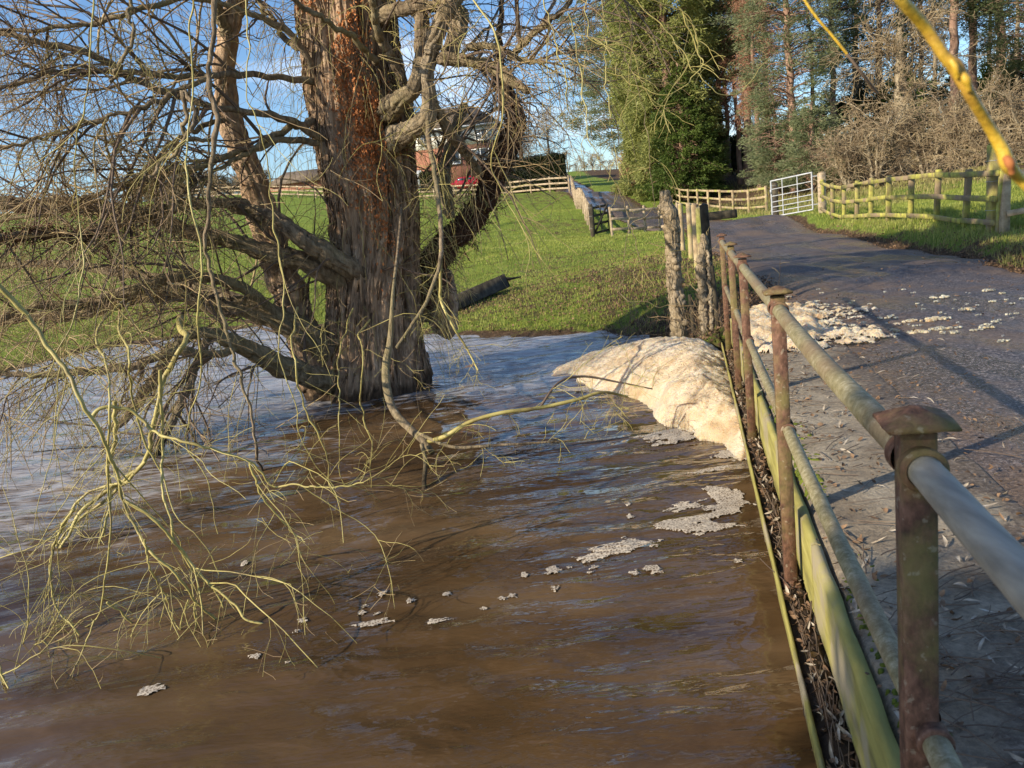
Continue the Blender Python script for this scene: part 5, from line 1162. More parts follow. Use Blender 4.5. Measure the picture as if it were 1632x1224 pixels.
# ------------------------------------------------------------------ shoots dangling close to the viewer
e = empty('hanging_shoot', at(1500, 60, .52), 'thick yellow willow shoot dangling close by at the upper right, reddish buds along it', 'branch')
m = MB(); limb(m, pp([(1395, -60, .50, 8.4), (1437, 0, .51, 8.4), (1475, 45, .52, 8.4), (1507, 92, .52, 8.8), (1524, 108, .52, 11.8), (1545, 150, .52, 8.8), (1578, 205, .53, 8.4), (1598, 240, .53, 10.1), (1606, 262, .53, 10.9), (1625, 285, .54, 8.0), (1660, 320, .54, 7.6)]), 70, 16, .05); m.build('stem', M['yellow'], e, True)
for px, py, s_ in ((1534, 118, 1), (1603, 250, 1.1), (1516, 96, .7)):
    m = MB(); limb(m, pp([(px, py, .515, 5*s_), (px+7, py+12, .513, 6.5*s_), (px+10, py+26, .515, 1.2)]), 12, 10, .03); m.build('bud', M['deadleaf'] if s_ > 1 else M['yellow'], e, True)
e = empty('hanging_shoot', at(1310, 40, 1.1), 'short thin yellow willow shoot hanging in front of the pines', 'branch')
m = MB(); limb(m, pp([(1270, -30, 1.1, 2.6), (1284, 2, 1.1, 2.4), (1305, 32, 1.1, 2.2), (1325, 55, 1.1, 2), (1350, 86, 1.1, 1)]), 30, 8, .12); m.build('stem', M['yellow'], e, True)
m = MB(); limb(m, pp([(1350, 86, 1.1, .9), (1372, 115, 1.1, .8), (1398, 148, 1.12, .5)]), 12, 6, .1); m.build('dead_tip', M['twigd'], e, True)
# unseen tree added behind the viewer to shade this end of the bridge
sh = empty('unseen_shade_tree', (-5.6, -4.0, .3), 'unseen ivy-clad tree added to shade the near end of the bridge', 'tree')
m = MB(); P, Rd = limb(m, [(-5.6, -4.0, -.6, .3), (-5.5, -3.95, 1.5, .25), (-5.5, -3.9, 3.5, .2), (-5.4, -3.8, 6.2, .08)], 30, 14, .15); m.build('trunk', M['bark'], sh, True)
sl_l = []
for k in range(16):
    z0 = rng.uniform(1.6, 5.6); a = rng.uniform(0, 2*math.pi); i_ = np.searchsorted(P[:, 2], z0); p = P[min(i_, 29)]; d = np.array([math.cos(a), math.sin(a), .25]); Ln_ = rng.uniform(1.3, 2.5)
    mm = MB(); q, r_ = limb(mm, [(*(p+d*Ln_*t+[0, 0, -.3*t*t]), .07*(1-t)+.012) for t in (0, .3, .6, 1)], 20, 8, .1, .05); mm.build('limb', M['limb'], sh, True); sl_l.append((q, r_, 's'))
P, Rd = pack(sl_l, 20); m = MB(); Q, RR = grow(P, Rd, 14, .9, 8, (30, 80), .05, .3, 0, .6, .003, .1); addt(m, Q, RR, 4); Q2, R2 = grow(Q, RR, 6, .4, 6, (30, 70), .05, .3, 0, .7, .0025, .1); addt(m, Q2, R2, 3); m.build('twigs', M['twigd'], sh)
m = MB(); c = Q.reshape(-1, 3)[rng.integers(0, Q.shape[0]*8, 24000)]+rng.normal(size=(24000, 3))*.12; quads(m, c, .10, .085); m.build('ivy', M['hedge'], sh)

# ------------------------------------------------------------------ conifers and bare trees of the wood
def clumps_to_leaves(m, c, cs, k, Ln, Wd, out, flat=.6, nb=.45):
    n = len(c); P = np.repeat(c, k, 0); sc_ = np.repeat(cs, k)[:, None]; r = rng.normal(size=(n*k, 3)); r = unit(r)*(rng.random((n*k, 1))**.45)*np.array([1, 1, flat])
    P = P+r*sc_; N = unit(r+np.repeat(out, k, 0)*.9); quads(m, P, rng.uniform(Ln[0], Ln[1], n*k), rng.uniform(Wd[0], Wd[1], n*k), N)
def conifer(name, label, px, py, Y, H, prof, nc, cs, k, mat, bark, tr, zb=0.0, Ln=(.15, .35), Wd=(.04, .09), droop=-.4, lean=(0, 0), branches=True, flat=.6, shell=.5, group='conifers of the lane-side wood', trunkrows=None, zlow=None):
    p = at(px, py, Y); x, y = p[0], p[1]; z = gz(x, y); root = empty(name, (x, y, z), label, 'tree', group)
    m = MB(); tr_rows = [(x+lean[0]*t*H, y+lean[1]*t*H, z-.3+t*(H+.3), tr*(1-t)**.7+.03) for t in (0, .15, .35, .6, .8, .97)]
    limb(m, tr_rows, 50, 14, .13, .12); m.build('trunk', bark, root, True)
    t = rng.random(nc*3); R = np.interp(t, [a for a, _ in prof], [b for _, b in prof]); keep = rng.random(nc*3) < (R/R.max())**1.1; t, R = t[keep][:nc], R[keep][:nc]; n = len(t)
    a = rng.uniform(0, 2*math.pi, n); lob = 1+.42*pn(np.cos(a)*1.7+px, np.sin(a)*1.7, t*8)+.36*pn(np.cos(a)*4+px, np.sin(a)*4, t*22)
    rr = R*lob*(shell+(1-shell)*rng.random(n)**.5); c = np.stack([x+lean[0]*t*H+rr*np.cos(a), y+lean[1]*t*H+rr*np.sin(a), z+t*H+droop*rr*.25], 1)
    if zlow is not None: c[:, 2] = np.maximum(c[:, 2], z+zlow+rng.random(n)*.3)
    out = np.stack([np.cos(a), np.sin(a), np.full(n, droop)], 1)
    m = MB(); clumps_to_leaves(m, c, rng.uniform(cs*.6, cs*1.3, n), k, Ln, Wd, out, flat); m.build('crown', mat, root)
    if branches:
        q = min(n, 420); Q = np.zeros((q, 7, 3)); e_ = c[:q]; s_ = np.stack([x+lean[0]*t[:q]*H, y+lean[1]*t[:q]*H, e_[:, 2]+rng.uniform(-.6, .5, q)], 1)
        for i_, u_ in enumerate(np.linspace(0, 1, 7)): Q[:, i_] = s_*(1-u_)+e_*u_+np.array([0, 0, .25])*math.sin(u_*3.1)+rng.normal(size=(q, 3))*.05*(0 < i_)
        m = MB(); addt(m, Q, np.linspace(1, .25, 7)[None]*rng.uniform(.02, .05, q)[:, None], 4, -9); m.build('branches', bark, root)
    return root
GC = 'conifers of the lane-side wood'
conifer('cypress_tree', 'huge dense green cypress standing beside the hill lane', 1075, 290, 56, 22, [(0, 2.3), (.08, 3.1), (.25, 3.4), (.5, 3.3), (.8, 2.2), (1, .2)], 1500, .52, 44, M['cypress'], M['pinebark'], .35, Ln=(.22, .5), Wd=(.05, .11), droop=-.5, shell=.6, flat=1.0)
conifer('cypress_tree', 'narrower green cypress leaning against the left flank of the huge one', 1034, 285, 60, 20, [(0, .5), (.12, 1.5), (.3, 2.2), (.6, 2.0), (1, .2)], 620, .6, 40, M['cypress'], M['pinebark'], .4, Ln=(.22, .5), Wd=(.05, .11), droop=-.5, flat=1.0)
conifer('yew_tree', 'dark yew with low skirts between the huge cypress and the lane fence', 1092, 296, 53, 8.2, [(0, 2.0), (.15, 2.3), (.5, 1.8), (.8, 1.0), (1, .2)], 800, .4, 50, M['yew'], M['pinebark'], .25, Ln=(.12, .3), Wd=(.04, .09), zlow=.35)
conifer('yew_tree', 'shaded dark yew on the right flank of the huge cypress', 1118, 288, 57, 13, [(0, 1.0), (.15, 1.7), (.6, 1.5), (1, .2)], 600, .45, 46, M['yew'], M['pinebark'], .25)
conifer('pine_tree', 'spreading grey-green pine left of the cypresses beside the lane crest', 1004, 278, 66, 21, [(0, 0), (.16, .0), (.18, 1.7), (.26, 4.3), (.45, 4.6), (.7, 3.6), (1, 1.0)], 900, .75, 80, M['pine'], M['pinebark'], .38, Ln=(.18, .36), Wd=(.03, .06), droop=.2, flat=.5, shell=.4)
conifer('pine_tree', 'tall pine with orange trunk and grey-green foliage near the metal gate', 1265, 272, 46, 17, [(0, 1.6), (.05, 2.5), (.16, 2.6), (.25, 1.9), (.36, 2.7), (.6, 2.9), (.85, 2.4), (1, .8)], 460, .66, 110, M['pine'], M['pinebark'], .22, Ln=(.12, .26), Wd=(.025, .05), droop=.1, flat=.5, shell=.55, zlow=.7)
conifer('pine_tree', 'low bushy grey-green pine hiding the foot of the tall orange-trunked pine', 1296, 276, 43, 4.6, [(0, 1.2), (.15, 1.9), (.5, 1.4), (1, .3)], 130, .55, 110, M['pine'], M['pinebark'], .12, Ln=(.12, .26), Wd=(.025, .05), droop=.1, flat=.5, zlow=.5)
conifer('pine_tree', 'low grey-green pine left of the tall orange-trunked pine', 1238, 274, 47, 5.4, [(0, .8), (.15, 1.5), (.5, 1.2), (1, .3)], 110, .5, 100, M['pine'], M['pinebark'], .12, Ln=(.12, .26), Wd=(.025, .05), droop=.1, flat=.5, zlow=.5)
for px, Y, H, zb_, lab, r_, le in ((1152, 58, 19, .62, 'thin red-trunked pine just right of the dark yews', .17, 0), (1163, 62, 18, .6, 'slender pine second right of the dark yews', .15, 0), (1192, 54, 19, .56, 'dark leaning pine behind the rusty larch twigs', .30, .03),
        (1332, 58, 18, .55, 'dark-trunked pine between the orange-trunked pine and the bare oak', .2, 0), (1405, 62, 19, .55, 'dark pine behind the left side of the bare oak', .26, 0), (1521, 48, 18, .72, 'reddish-trunked tall pine right of the bare oak', .27, 0), (1553, 52, 18, .62, 'dark-trunked pine next to the reddish-trunked one', .26, -.02), (1598, 50, 17, .45, 'rightmost tall pine with bushy dark boughs', .3, -.03), (1642, 44, 16, .35, 'pine at the far right edge of the wood', .28, 0), (1470, 66, 18, .3, 'green-crowned pine far behind the oak on its right', .2, 0), (1370, 68, 18, .3, 'green-crowned pine far behind the low grey-green pines', .2, 0), (1228, 70, 18, .4, 'dark pine far behind the rusty larches', .2, 0)):
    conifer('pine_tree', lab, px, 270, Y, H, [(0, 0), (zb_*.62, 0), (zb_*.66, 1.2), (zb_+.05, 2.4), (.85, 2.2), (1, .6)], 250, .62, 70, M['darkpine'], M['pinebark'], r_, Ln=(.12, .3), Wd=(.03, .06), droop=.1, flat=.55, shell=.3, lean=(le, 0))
# dark understorey in the shade of the wood
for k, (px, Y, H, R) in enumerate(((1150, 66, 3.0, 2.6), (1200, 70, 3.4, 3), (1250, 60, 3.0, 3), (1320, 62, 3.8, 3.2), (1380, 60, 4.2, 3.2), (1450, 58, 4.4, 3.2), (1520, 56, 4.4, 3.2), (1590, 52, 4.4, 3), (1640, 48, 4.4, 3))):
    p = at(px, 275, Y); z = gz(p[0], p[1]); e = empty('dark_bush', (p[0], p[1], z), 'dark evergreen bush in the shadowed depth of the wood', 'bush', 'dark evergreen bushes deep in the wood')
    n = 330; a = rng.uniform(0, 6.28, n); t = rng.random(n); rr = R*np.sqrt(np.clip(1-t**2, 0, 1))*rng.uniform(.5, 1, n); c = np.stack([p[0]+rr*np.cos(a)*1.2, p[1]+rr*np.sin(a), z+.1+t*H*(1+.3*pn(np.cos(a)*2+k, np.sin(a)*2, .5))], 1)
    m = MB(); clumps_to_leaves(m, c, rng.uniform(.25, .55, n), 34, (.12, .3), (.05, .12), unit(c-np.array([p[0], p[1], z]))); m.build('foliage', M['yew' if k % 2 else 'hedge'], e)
    m = MB(); limb(m, [(p[0], p[1], z-.2, .12), (p[0], p[1], z+H*.6, .05)], 8, 8); m.build('stem', M['pinebark'], e)
def bare(name, label, px, py, Y, H, k1, L1, k2, L2, k3, L3, tr, mtw, mtr, droop=0.0, up=.25, zmin=.25, wig=.3, group=None, cat='tree', stems=1, lean=0.0, r3=.007, ang=(30, 75), ivy=0):
    p = at(px, py, Y); x, y = p[0], p[1]; z = gz(x, y); root = empty(name, (x, y, z), label, cat, group); Ls = []
    for s_ in range(stems):
        a = rng.uniform(0, 6.28); sp = (0 if stems == 1 else .35); dx, dy = math.cos(a)*sp+lean, math.sin(a)*sp
        mm = MB(); h = H*rng.uniform(.8, 1.05); P, Rd = limb(mm, [(x+dx*h*t+rng.normal(0, .06)*t, y+dy*h*t, z-.2+(h+.2)*t, tr*(1-t)**.8+.015) for t in (0, .2, .4, .6, .8, 1)], 30, 10 if stems > 1 else 14, .12, .08)
        mm.build('trunk' if stems == 1 else 'stem', mtr, root, True); Ls.append((P, Rd, ''))
    P, Rd = pack(Ls, 20); m1 = MB(); m = MB(); Q, RR = grow(P, Rd, k1, L1, 9, ang, droop, wig, up, .45, r3*1.8, zmin); addt(m1, Q, RR, 5, -9)
    Q2, R2 = grow(Q, RR, k2, L2, 7, (25, 70), droop, wig, up*.3, .6, r3*1.2, .1); addt(m, Q2, R2, 3, -9)
    if k3: Q3, R3 = grow(Q2, R2, k3, L3, 5, (25, 70), droop, wig, 0, .7, r3, .1); addt(m, Q3, R3, 3, -9)
    m1.build('branches', mtr, root); tag(m.build('twigs', mtw, root), kind='stuff')
    if ivy:
        c = P[0][rng.integers(2, 17, ivy)]+rng.normal(size=(ivy, 3))*[.28, .28, .3]; m = MB(); clumps_to_leaves(m, c, np.full(ivy, .2), 14, (.08, .18), (.06, .12), unit(rng.normal(size=(ivy, 3)))); m.build('ivy', M['hedge'], root)
    return root
bare('oak_tree', 'bare grey-barked oak with crooked lichened limbs behind the mossy fence', 1438, 272, 41, 12, 44, 4.4, 10, 1.9, 5, .9, .40, M['brown'], M['greybark'], .02, .15, .12, .40, r3=.011, ivy=110)
for px, Y, H, n, lab in ((1352, 40, 2.8, 7, 'tangled brown bare bush right of the low grey-green pines'), (1395, 39, 3.2, 8, 'wide tangled bare bush left of the oak trunk'), (1478, 38, 3.3, 8, 'tangled pale-twigged bush right of the oak trunk'), (1540, 36, 3.1, 8, 'rounded bare bush above the mossy fence'), (1600, 34, 3.2, 8, 'tangled bare bush behind the tall corner post'), (1650, 32, 3.0, 7, 'bare bush at the right-hand edge of the picture')):
    bare('bare_bush', lab, px, 272, Y, H, 12, 1.8, 6, 1.0, 2, .55, .06, M['brown'], M['greybark'], .06, .14, .08, .40, 'bare bushes along the wood edge', 'bush', n)
for px, Y, H, lab in ((1210, 52, 16, 'rusty-twigged larch drooping between the pines'), (1178, 55, 15, 'slim rusty larch right of the dark yews')):
    bare('larch_tree', lab, px, 272, Y, H, 64, 2.2, 11, 1.0, 5, .6, .17, M['rust'], M['pinebark'], .22, -.05, .32, .3, 'larches of the wood', 'tree', 1, r3=.011)
for px, Y, H, lab in ((1300, 62, 15, 'thin bare tree just behind the low grey-green pines'), (1618, 48, 13, 'thin bare tree left of the pine at the right edge'), (1455, 64, 15, 'thin bare tree rising straight behind the oak'), (1365, 60, 13, 'thin bare tree behind the bushes left of the oak'), (1490, 58, 14, 'thin bare tree between the oak and the reddish pine'), (1575, 54, 13, 'thin bare tree between the two rightmost pines'), (1225, 66, 13, 'thin bare tree far behind the larch')):
    bare('bare_tree', lab, px, 270, Y, H, 34, 3.0, 9, 1.4, 5, .7, .17, M['brown'], M['greybark'], 0, .3, .2, .3, 'bare trees among the pines')
bare('bramble', 'dry bramble and bracken at the foot of the huge cypress', 1060, 309, 55, 1.3, 12, .8, 7, .5, 3, .3, .03, M['brown'], M['brown'], .15, .1, .05, .4, None, 'bush', 12)
bare('bramble', 'reddish dry stems at the foot of the pine left of the cypresses', 1012, 302, 60, 2.6, 12, .8, 7, .5, 3, .3, .03, M['rust'], M['rust'], .1, .1, .05, .4, None, 'bush', 9)
# pollarded willows at the waterline by the bridge
def pollard(rows, label, shoots, L1, n=60, r=.003):
    b_ = at(*rows[0][:3]); root = empty('pollard_willow', (b_[0], b_[1], b_[2]), label, 'tree', 'pollard willows at the bridge end'); mm = MB(); R3 = pp(rows); R3[0] = (R3[0][0], R3[0][1], R3[0][2]-.4, R3[0][3]*1.1)
    P, Rd = limb(mm, R3, n*2, 30, .10, .02)
    kn = [i for i in range(4, n-2, 11)]; mm.build('trunk', M['polebark'], root, True)
    Pq, Rq = pack([(P, Rd, '')], 30); m = MB(); Q, RR = grow(Pq, Rq, shoots, L1, 9, (35, 90), .0, .25, .25, .3, r, .15, rk=.012); addt(m, Q, RR, 4); Q2, R2 = grow(Q, RR, 3, L1*.5, 6, (25, 60), 0, .28, .1, .7, r*.6, .1); addt(m, Q2, R2, 3); tag(m.build('shoots', M['twig'], root), kind='stuff')
    kq = [int(2*n*t) for t in (.2, .33, .42, .55, .63, .7, .78, .86, .93)]
    for i_ in kq:
        o = unit(rng.normal(size=3)*[1, 1, .2]+[0, -.5, 0]); c_ = P[i_]+o*Rd[i_]*.6; m = MB(); limb(m, [(*c_, Rd[i_]*.45), (*(c_+o*Rd[i_]*.5+[0, 0, .01]), Rd[i_]*.42), (*(c_+o*Rd[i_]*.75+[0, 0, .02]), Rd[i_]*.2)], 8, 10, .15)
        m.build('burr', M['polebark'], root, True)
    return root
pollard([(1084, 545, 9.25, 14), (1080, 500, 9.25, 12.5), (1075, 450, 9.25, 12), (1073, 400, 9.25, 12), (1070, 360, 9.25, 13), (1066, 335, 9.25, 12), (1062, 322, 9.25, 10), (1057, 312, 9.25, 8), (1066, 309, 9.25, 5)], 'thicker pollard trunk with pale pitted bark rising from the waterline', 12, .45)
pollard([(1122, 545, 9.05, 8), (1121, 500, 9.05, 7), (1119, 455, 9.05, 7), (1116, 430, 9.05, 8.5), (1120, 405, 9.05, 6.5), (1122, 385, 9.05, 6.5), (1121, 374, 9.05, 3)], 'slim knobbly pollard trunk nearest the railing end', 14, .5)
pollard([(1136, 520, 9.0, 3.5), (1132, 470, 9.0, 3.2), (1130, 430, 9.0, 3), (1128, 400, 9.0, 2.4)], 'thinnest whippy pollard stem squeezed beside the railing', 10, .45, 40)
# twiggy scrub growing out of the water edge
for px, py, Y, n, lab in ((1010, 535, 10.9, 9, 'reddish bare sapling twigs standing at the water edge in front of the bank'), (1150, 520, 9.0, 10, 'tangle of bare stems between the pollards and the railing'), (1045, 548, 9.9, 7, 'sparse twigs poking out beside the thicker pollard trunk')):
    p = at(px, py, Y); z0 = max(gz(p[0], p[1]), -.1); root = empty('twiggy_scrub', (p[0], p[1], z0), lab, 'shrub', 'twiggy scrub on the waterline'); q = n*3
    Q = np.zeros((q, 9, 3)); Q[:, 0] = np.array([p[0], p[1], z0-.1])+rng.normal(size=(q, 3))*[.25, .12, 0]; d = unit(np.stack([rng.normal(0, .8, q), rng.normal(0, .3, q), np.ones(q)*.8], 1))
    Ls = rng.uniform(.3, .95, q)/8
    for k in range(1, 9): d = unit(d+rng.normal(size=(q, 3))*.2); Q[:, k] = Q[:, k-1]+d*Ls[:, None]
    m = MB(); RR = rng.uniform(.003, .006, q)[:, None]*np.linspace(1, .35, 9)[None]; addt(m, Q, RR, 4); m.build('stems', M['twigd'], root); Q2, R2 = grow(Q, RR, 4, .22, 6, (25, 60), 0, .25, .1, .7, .0016, .15); m = MB(); addt(m, Q2, R2, 3); m.build('twigs', M['twig'], root)

# ------------------------------------------------------------------ beyond the crest: house, hedge, cars, far trees
def hpt(px, py, Y): return at(px, py, Y)
YH = 92.0
hb = hpt(735, 300, YH); zg = gz(hb[0], hb[1])
house = empty('brick_house', (hb[0], hb[1], zg), 'brick house with white upper storey and brown tiled roof on the hill', 'house')
xl = hpt(640, 280, YH)[0]; xr = hpt(800, 280, YH)[0]; zt = hpt(700, 205, YH)[2]; zm = hpt(700, 236, YH)[2]; zr = hpt(760, 160, YH)[2]; Yf = YH; Yb = YH+7
m = MB(); m.box(((xl+xr)/2, (Yf+Yb)/2, (zg-1+zm)/2), (xr-xl, 7, zm-zg+1)); m.build('brick_wall', M['brick'], house)
m = MB(); m.box(((xl+xr)/2, (Yf+Yb)/2, (zt+zm)/2), (xr-xl+.06, 7.06, zt-zm)); m.build('white_wall', M['render'], house)
m = MB(); o_ = .5; V = [(xl-o_, Yf-o_, zt-.1), (xr+o_, Yf-o_, zt-.1), (xr+o_, Yb+o_, zt-.1), (xl-o_, Yb+o_, zt-.1), (xl+2.4, (Yf+Yb)/2, zr), (xr-2.4, (Yf+Yb)/2, zr)]
m.add(V, [np.array([[0, 1, 5, 4], [2, 3, 4, 5]]), np.array([[1, 2, 5], [3, 0, 4]]), np.array([[3, 2, 1, 0]])]); rf = m.build('roof', M['tile'], house)
m = MB(); m.box((xl+3.6, (Yf+Yb)/2, zr+.3), (.8, .8, 1.6), bev=.03); m.box((xl+3.6, (Yf+Yb)/2, zr+1.15), (.95, .95, .12)); m.build('chimney', M['brick'], house)
m = MB(); m.beam((xl-o_, Yf-o_-.05, zt-.12), (xr+o_, Yf-o_-.05, zt-.12), .1, .18); m.build('gutter', M['white'], house)
def window(cx_, cz_, w_, h_):
    m = MB()
    for dx, dz, ww, hh_ in ((0, h_/2, w_, .08), (0, -h_/2, w_, .08), (-w_/2, 0, .08, h_+.08), (w_/2, 0, .08, h_+.08), (0, 0, .07, h_-.08)): m.box((cx_+dx, Yf-.06, cz_+dz), (ww, .12, hh_))
    f_ = m.build('window', M['white'], house); m = MB(); m.box((cx_, Yf-.035, cz_), (w_-.05, .05, h_-.05)); m.build('pane', M['glass'], f_)
    m = MB(); m.box((cx_, Yf-.12, cz_-h_/2-.08), (w_+.2, .22, .07)); m.build('sill', M['white'], f_)
for px, py, ww, hh_ in ((675, 222, 1.3, 1.1), (722, 217, 1.3, 1.1), (767, 214, 1.3, 1.1), (766, 246, 1.9, 1.2), (722, 252, 1.6, 1.2)):
    q = hpt(px, py, YH); window(q[0], q[2], ww, hh_)
q = hpt(657, 268, YH); m = MB(); m.box((q[0], Yf-.06, zg+1.1), (1.9, .12, 2.4), bev=.01); m.build('garage_door', M['white'], house)
q = hpt(695, 262, YH); m = MB(); m.box((q[0], Yf-.05, zg+1.0), (.95, .1, 2.05), bev=.01); dr = m.build('door', M['woodd'], house)
# low barn to the left
q = hpt(482, 300, 104); zq = gz(q[0], q[1]); barn = empty('low_barn', (q[0], q[1], zq), 'low dark-roofed barn behind the crest fence left of the willow trunk', 'barn')
xl = hpt(430, 300, 104)[0]; xr = hpt(545, 300, 104)[0]; z1 = zq+.9; z2 = hpt(500, 266, 104)[2]
m = MB(); m.box(((xl+xr)/2, 107, (zq+z1)/2-.5), (xr-xl, 6, z1-zq+1)); m.build('wall', M['brick'], barn)
m = MB(); V = [(xl-.4, 103.5, z1), (xr+.4, 103.5, z1), (xr+.4, 110.5, z1), (xl-.4, 110.5, z1), (xl+1.5, 107, z2), (xr, 107, z2)]; m.add(V, [np.array([[0, 1, 5, 4], [2, 3, 4, 5]]), np.array([[1, 2, 5], [3, 0, 4]]), np.array([[3, 2, 1, 0]])]); m.build('roof', M['tile'], barn)
# cars parked before the house
def car(name, label, px, Y, mat):
    p = hpt(px, 285, Y); z = gz(p[0], p[1]); e = empty(name, (p[0], p[1], z), label, 'car', None)
    m = MB(); sec = [(-2.0, .35, .72), (-1.9, .3, .85), (-1.2, .28, .95), (-.75, .28, 1.40), (.6, .28, 1.46), (1.35, .28, 1.0), (1.95, .3, .88), (2.05, .35, .65)]; V = []
    for x_, zl, zh in sec:
        w0, w1 = .82, (.82 if zh < 1.1 else .62); V += [(p[0]+x_, p[1]-w0, z+zl), (p[0]+x_, p[1]-w0, z+min(zh, .92)), (p[0]+x_, p[1]-w1, z+zh), (p[0]+x_, p[1]+w1, z+zh), (p[0]+x_, p[1]+w0, z+min(zh, .92)), (p[0]+x_, p[1]+w0, z+zl)]
    n = len(sec); Fq = [[s*6+k, (s+1)*6+k, (s+1)*6+(k+1) % 6, s*6+(k+1) % 6] for s in range(n-1) for k in range(6)]; m.add(V, [np.array(Fq), np.array([[0, 1, 2, 3, 4, 5]]), np.array([[(n-1)*6+k for k in (5, 4, 3, 2, 1, 0)]])]); m.build('body', mat, e, False)
    for x_ in (-1.25, 1.3):
        for s in (-1, 1):
            m = MB(); ring_pipe(m, (p[0]+x_, p[1]+s*.66, z+.32), (p[0]+x_, p[1]+s*.85, z+.32), .32, 18); m.build('wheel', M['tyre'], e)
    for x0, x1 in ((-.85, -.12), (-.02, .62)): m = MB(); m.box((p[0]+(x0+x1)/2, p[1]-.745, z+1.15), (x1-x0, .03, .3)); m.build('window', M['glass'], e)
car('parked_car', 'red car parked in front of the brick house', 742, 84, M['red'])
car('parked_car', 'dark car parked by the clipped hedge right of the leaning ivy stem', 832, 80, M['black'])
# clipped hedge: rounded box of leaves
def hedge(name, label, x0, x1, y0, y1, h, n, mat, seed=0, L_=(.1, .25)):
    z = gz((x0+x1)/2, (y0+y1)/2); e = empty(name, ((x0+x1)/2, (y0+y1)/2, z), label, 'hedge'); f = rng.random(n); 
    P = np.stack([rng.uniform(x0, x1, n), rng.uniform(y0, y1, n), z+h*rng.random(n)], 1); s = rng.integers(0, 3, n)
    P[s == 0, 2] = z+h; P[s == 1, 1] = y0; k = (s == 2); P[k, 0] = np.where(rng.random(k.sum()) < .5, x0, x1)
    P += np.stack([np.zeros(n), np.zeros(n), .25*pn(P[:, 0]*.6, P[:, 1]*.6, 1.1)], 1)*(P[:, 2:3] > z+h*.8)
    P += rng.normal(size=(n, 3))*.08; m = MB(); quads(m, P, rng.uniform(*L_, n), rng.uniform(L_[0]*.6, L_[1]*.6, n)); m.build('foliage', mat, e)
    m = MB(); m.box(((x0+x1)/2, (y0+y1)/2, z+h*.46), (abs(x1-x0)-.25, abs(y1-y0)-.25, h*.88), bev=.1); m.build('stems', M['woodd'], e); return e
a = hpt(812, 300, 76); b = hpt(903, 300, 76); hedge('clipped_hedge', 'tall dark clipped hedge at the top of the slope beside the lane', a[0], b[0], 76, 79, 2.9, 26000, M['hedge'])
a = hpt(672, 300, 86); b = hpt(706, 300, 86); hedge('clipped_hedge', 'small dark hedge in front of the brick house by the garage door', a[0], b[0], 86, 88, 1.9, 8000, M['hedge'])
bare('garden_tree', 'bare garden tree with many fine twigs right of the brick house', 835, 296, 82, 7.5, 34, 3.0, 10, 1.5, 5, .8, .38, M['brown'], M['pinebark'], .03, .2, .3, .3)
bare('garden_tree', 'bare tree leaning over the clipped hedge', 880, 290, 84, 6.5, 26, 2.6, 9, 1.3, 5, .7, .2, M['brown'], M['greybark'], .03, .2, .3, .3)
for k in range(13):
    px = 215+k*17; Y = 112+rng.uniform(-3, 3); bare('hedgerow_tree', 'bare hedgerow tree on the skyline left of the willow trunk', px, 305, Y, rng.uniform(1.9, 3.4), 14, 1.6, 7, .9, 4, .6, .06, M['brown'], M['brown'], 0, .2, .05, .35, 'hedgerow trees on the left skyline', 'tree', 4, r3=.012)
for k in range(9):
    px = 905+k*13; Y = 150+rng.uniform(-10, 10); bare('distant_tree', 'small distant bare tree beyond the lane crest', px, 268, Y, rng.uniform(2.5, 4.5), 14, 1.8, 7, .9, 3, .6, .1, M['brown'], M['brown'], 0, .3, .15, .3, 'distant trees beyond the lane crest', r3=.014)
# bent birdless saplings and scrub on the slope behind the willow
for px, py, Y, H, lab in ((430, 440, 24, 1.7, 'small bare sapling on the slope behind the second willow stem'), (740, 345, 40, 2.2, 'small bare sapling on the slope behind the leaning ivy stem'), (300, 430, 28, 1.8, 'small bare sapling on the slope behind the grey willow arm')):
    bare('bare_sapling', lab, px, py, Y, H, 16, .9, 6, .5, 3, .3, .03, M['brown'], M['brown'], 0, .2, .15, .3, None, 'sapling', r3=.004)

# ------------------------------------------------------------------ grass
def blades(name, label, x, y, hmin, hmax, wmin, wmax, mat, lean=.5, dens=None, cls='stuff'):
    q = len(x); z = hgt(x, y); a = rng.uniform(0, 6.28, q); h = rng.uniform(hmin, hmax, q)*(.7+.5*np.abs(pn(x*1.3, y*1.3, .7))); wd = rng.uniform(wmin, wmax, q); le = rng.uniform(.1, lean, q)*h
    b = np.stack([x, y, z-.01], 1); s = np.stack([np.cos(a), np.sin(a), np.zeros(q)], 1); f_ = np.stack([-np.sin(a), np.cos(a), np.zeros(q)], 1)*np.where(rng.random(q) < .5, -1, 1)[:, None]
    m1 = b+f_*(le*.35)[:, None]+np.array([0, 0, 1.])*(h*.6)[:, None]; t_ = b+f_*le[:, None]+np.array([0, 0, 1.])*(h*.95)[:, None]
    V = np.stack([b-s*wd[:, None]/2, b+s*wd[:, None]/2, m1+s*wd[:, None]*.4, m1-s*wd[:, None]*.4, t_], 1).reshape(-1, 3); i_ = (np.arange(q)*5)[:, None]
    o = mesh(name, V, [i_+np.array([[0, 1, 2, 3]]), i_+np.array([[3, 2, 4]])], mat); tag(o, label, 'grass', kind='stuff'); return o
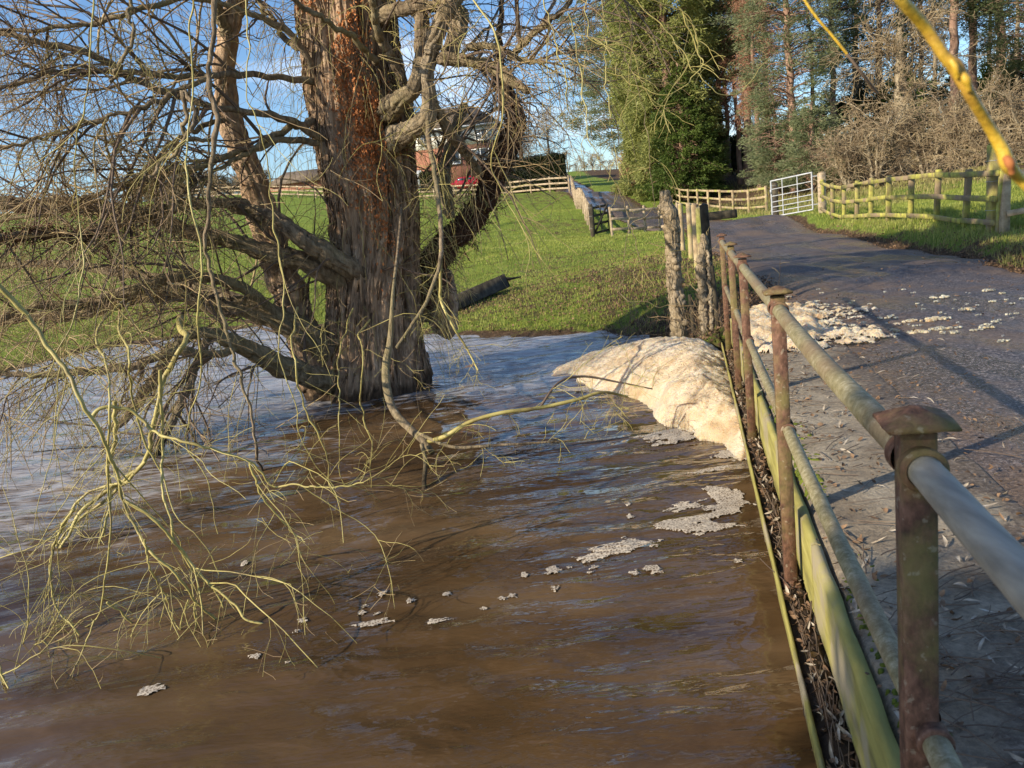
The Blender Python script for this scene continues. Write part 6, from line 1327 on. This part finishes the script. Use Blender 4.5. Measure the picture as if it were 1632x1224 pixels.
def scatter(n, r0, r1, a0, a1, pwr=1.0):
    r = np.exp(rng.uniform(math.log(r0), math.log(r1), n)); a = np.radians(rng.uniform(a0, a1, n)); return r*np.sin(a), r*np.cos(a)
x, y = scatter(520000, 9.2, 62, -40, 21)
l, rr_ = road_x(y); ok = (x < l+.05) & (hgt(x, y) > .05); lm = litter_mask(x, y); ok &= rng.random(len(x)) > lm*1.25-.1; x, y = x[ok], y[ok]; rr = np.hypot(x, y)
k = rr < 24; blades('grass', 'short bright winter grass on the bank behind the willow', x[k], y[k], .04, .10, .005, .011, M['grass'], .7)
k = ~k; blades('grass', 'sunlit short pasture grass on the hill slope', x[k], y[k], .04, .10, .010, .020, M['grass'], .9)
x, y = scatter(190000, 8, 60, 16, 46); l, rr_ = road_x(y); d = x-rr_; ok = (d > .12+.3*rng.random(len(x))) & (hgt(x, y) > .1); lm = litter_mask(x, y); ok &= rng.random(len(x)) > lm*1.2-.1; x, y, d = x[ok], y[ok], d[ok]
blades('grass', 'tufted green grass on the verge right of the lane', x, y, .05, .16, .006, .014, M['grass'], .8)
x, y = scatter(26000, 8.5, 24, 20, 46); l, rr_ = road_x(y); d = x-rr_; ok = (d > .05) & (d < 1.1); blades('dry_grass', 'straw-coloured dry grass at the verge foot', x[ok], y[ok], .06, .2, .004, .009, M['drygrass'], 1.2)
x, y = scatter(60000, 24, 60, 14, 40); p_ = (y > 26) & (x > 11) & (hgt(x, y) > .2) & ~inroad(x, y, -.3) & (pn(x*.5, y*.5, 8.8) > -.05); blades('dry_grass', 'pale dry grass under the bushes of the wood edge', x[p_], y[p_], .08, .32, .012, .03, M['drygrass'], 1.0)
# fallen leaves on the bank and the verges
x, y = scatter(90000, 8.6, 34, -12, 44); lm = litter_mask(x, y); ok = (rng.random(len(x)) < lm*.75) & (hgt(x, y) > .02) & ~inroad(x, y, .35); x, y = x[ok], y[ok]
m = MB(); q = len(x); V0 = np.stack([x, y, hgt(x, y)+.02+rng.random(q)*.02], 1); quads(m, V0, rng.uniform(.025, .06, q), rng.uniform(.018, .035, q)); tag(m.build('fallen_leaves', M['litterd']), 'brown fallen leaves littering the bank and verges', 'leaf litter', kind='stuff')
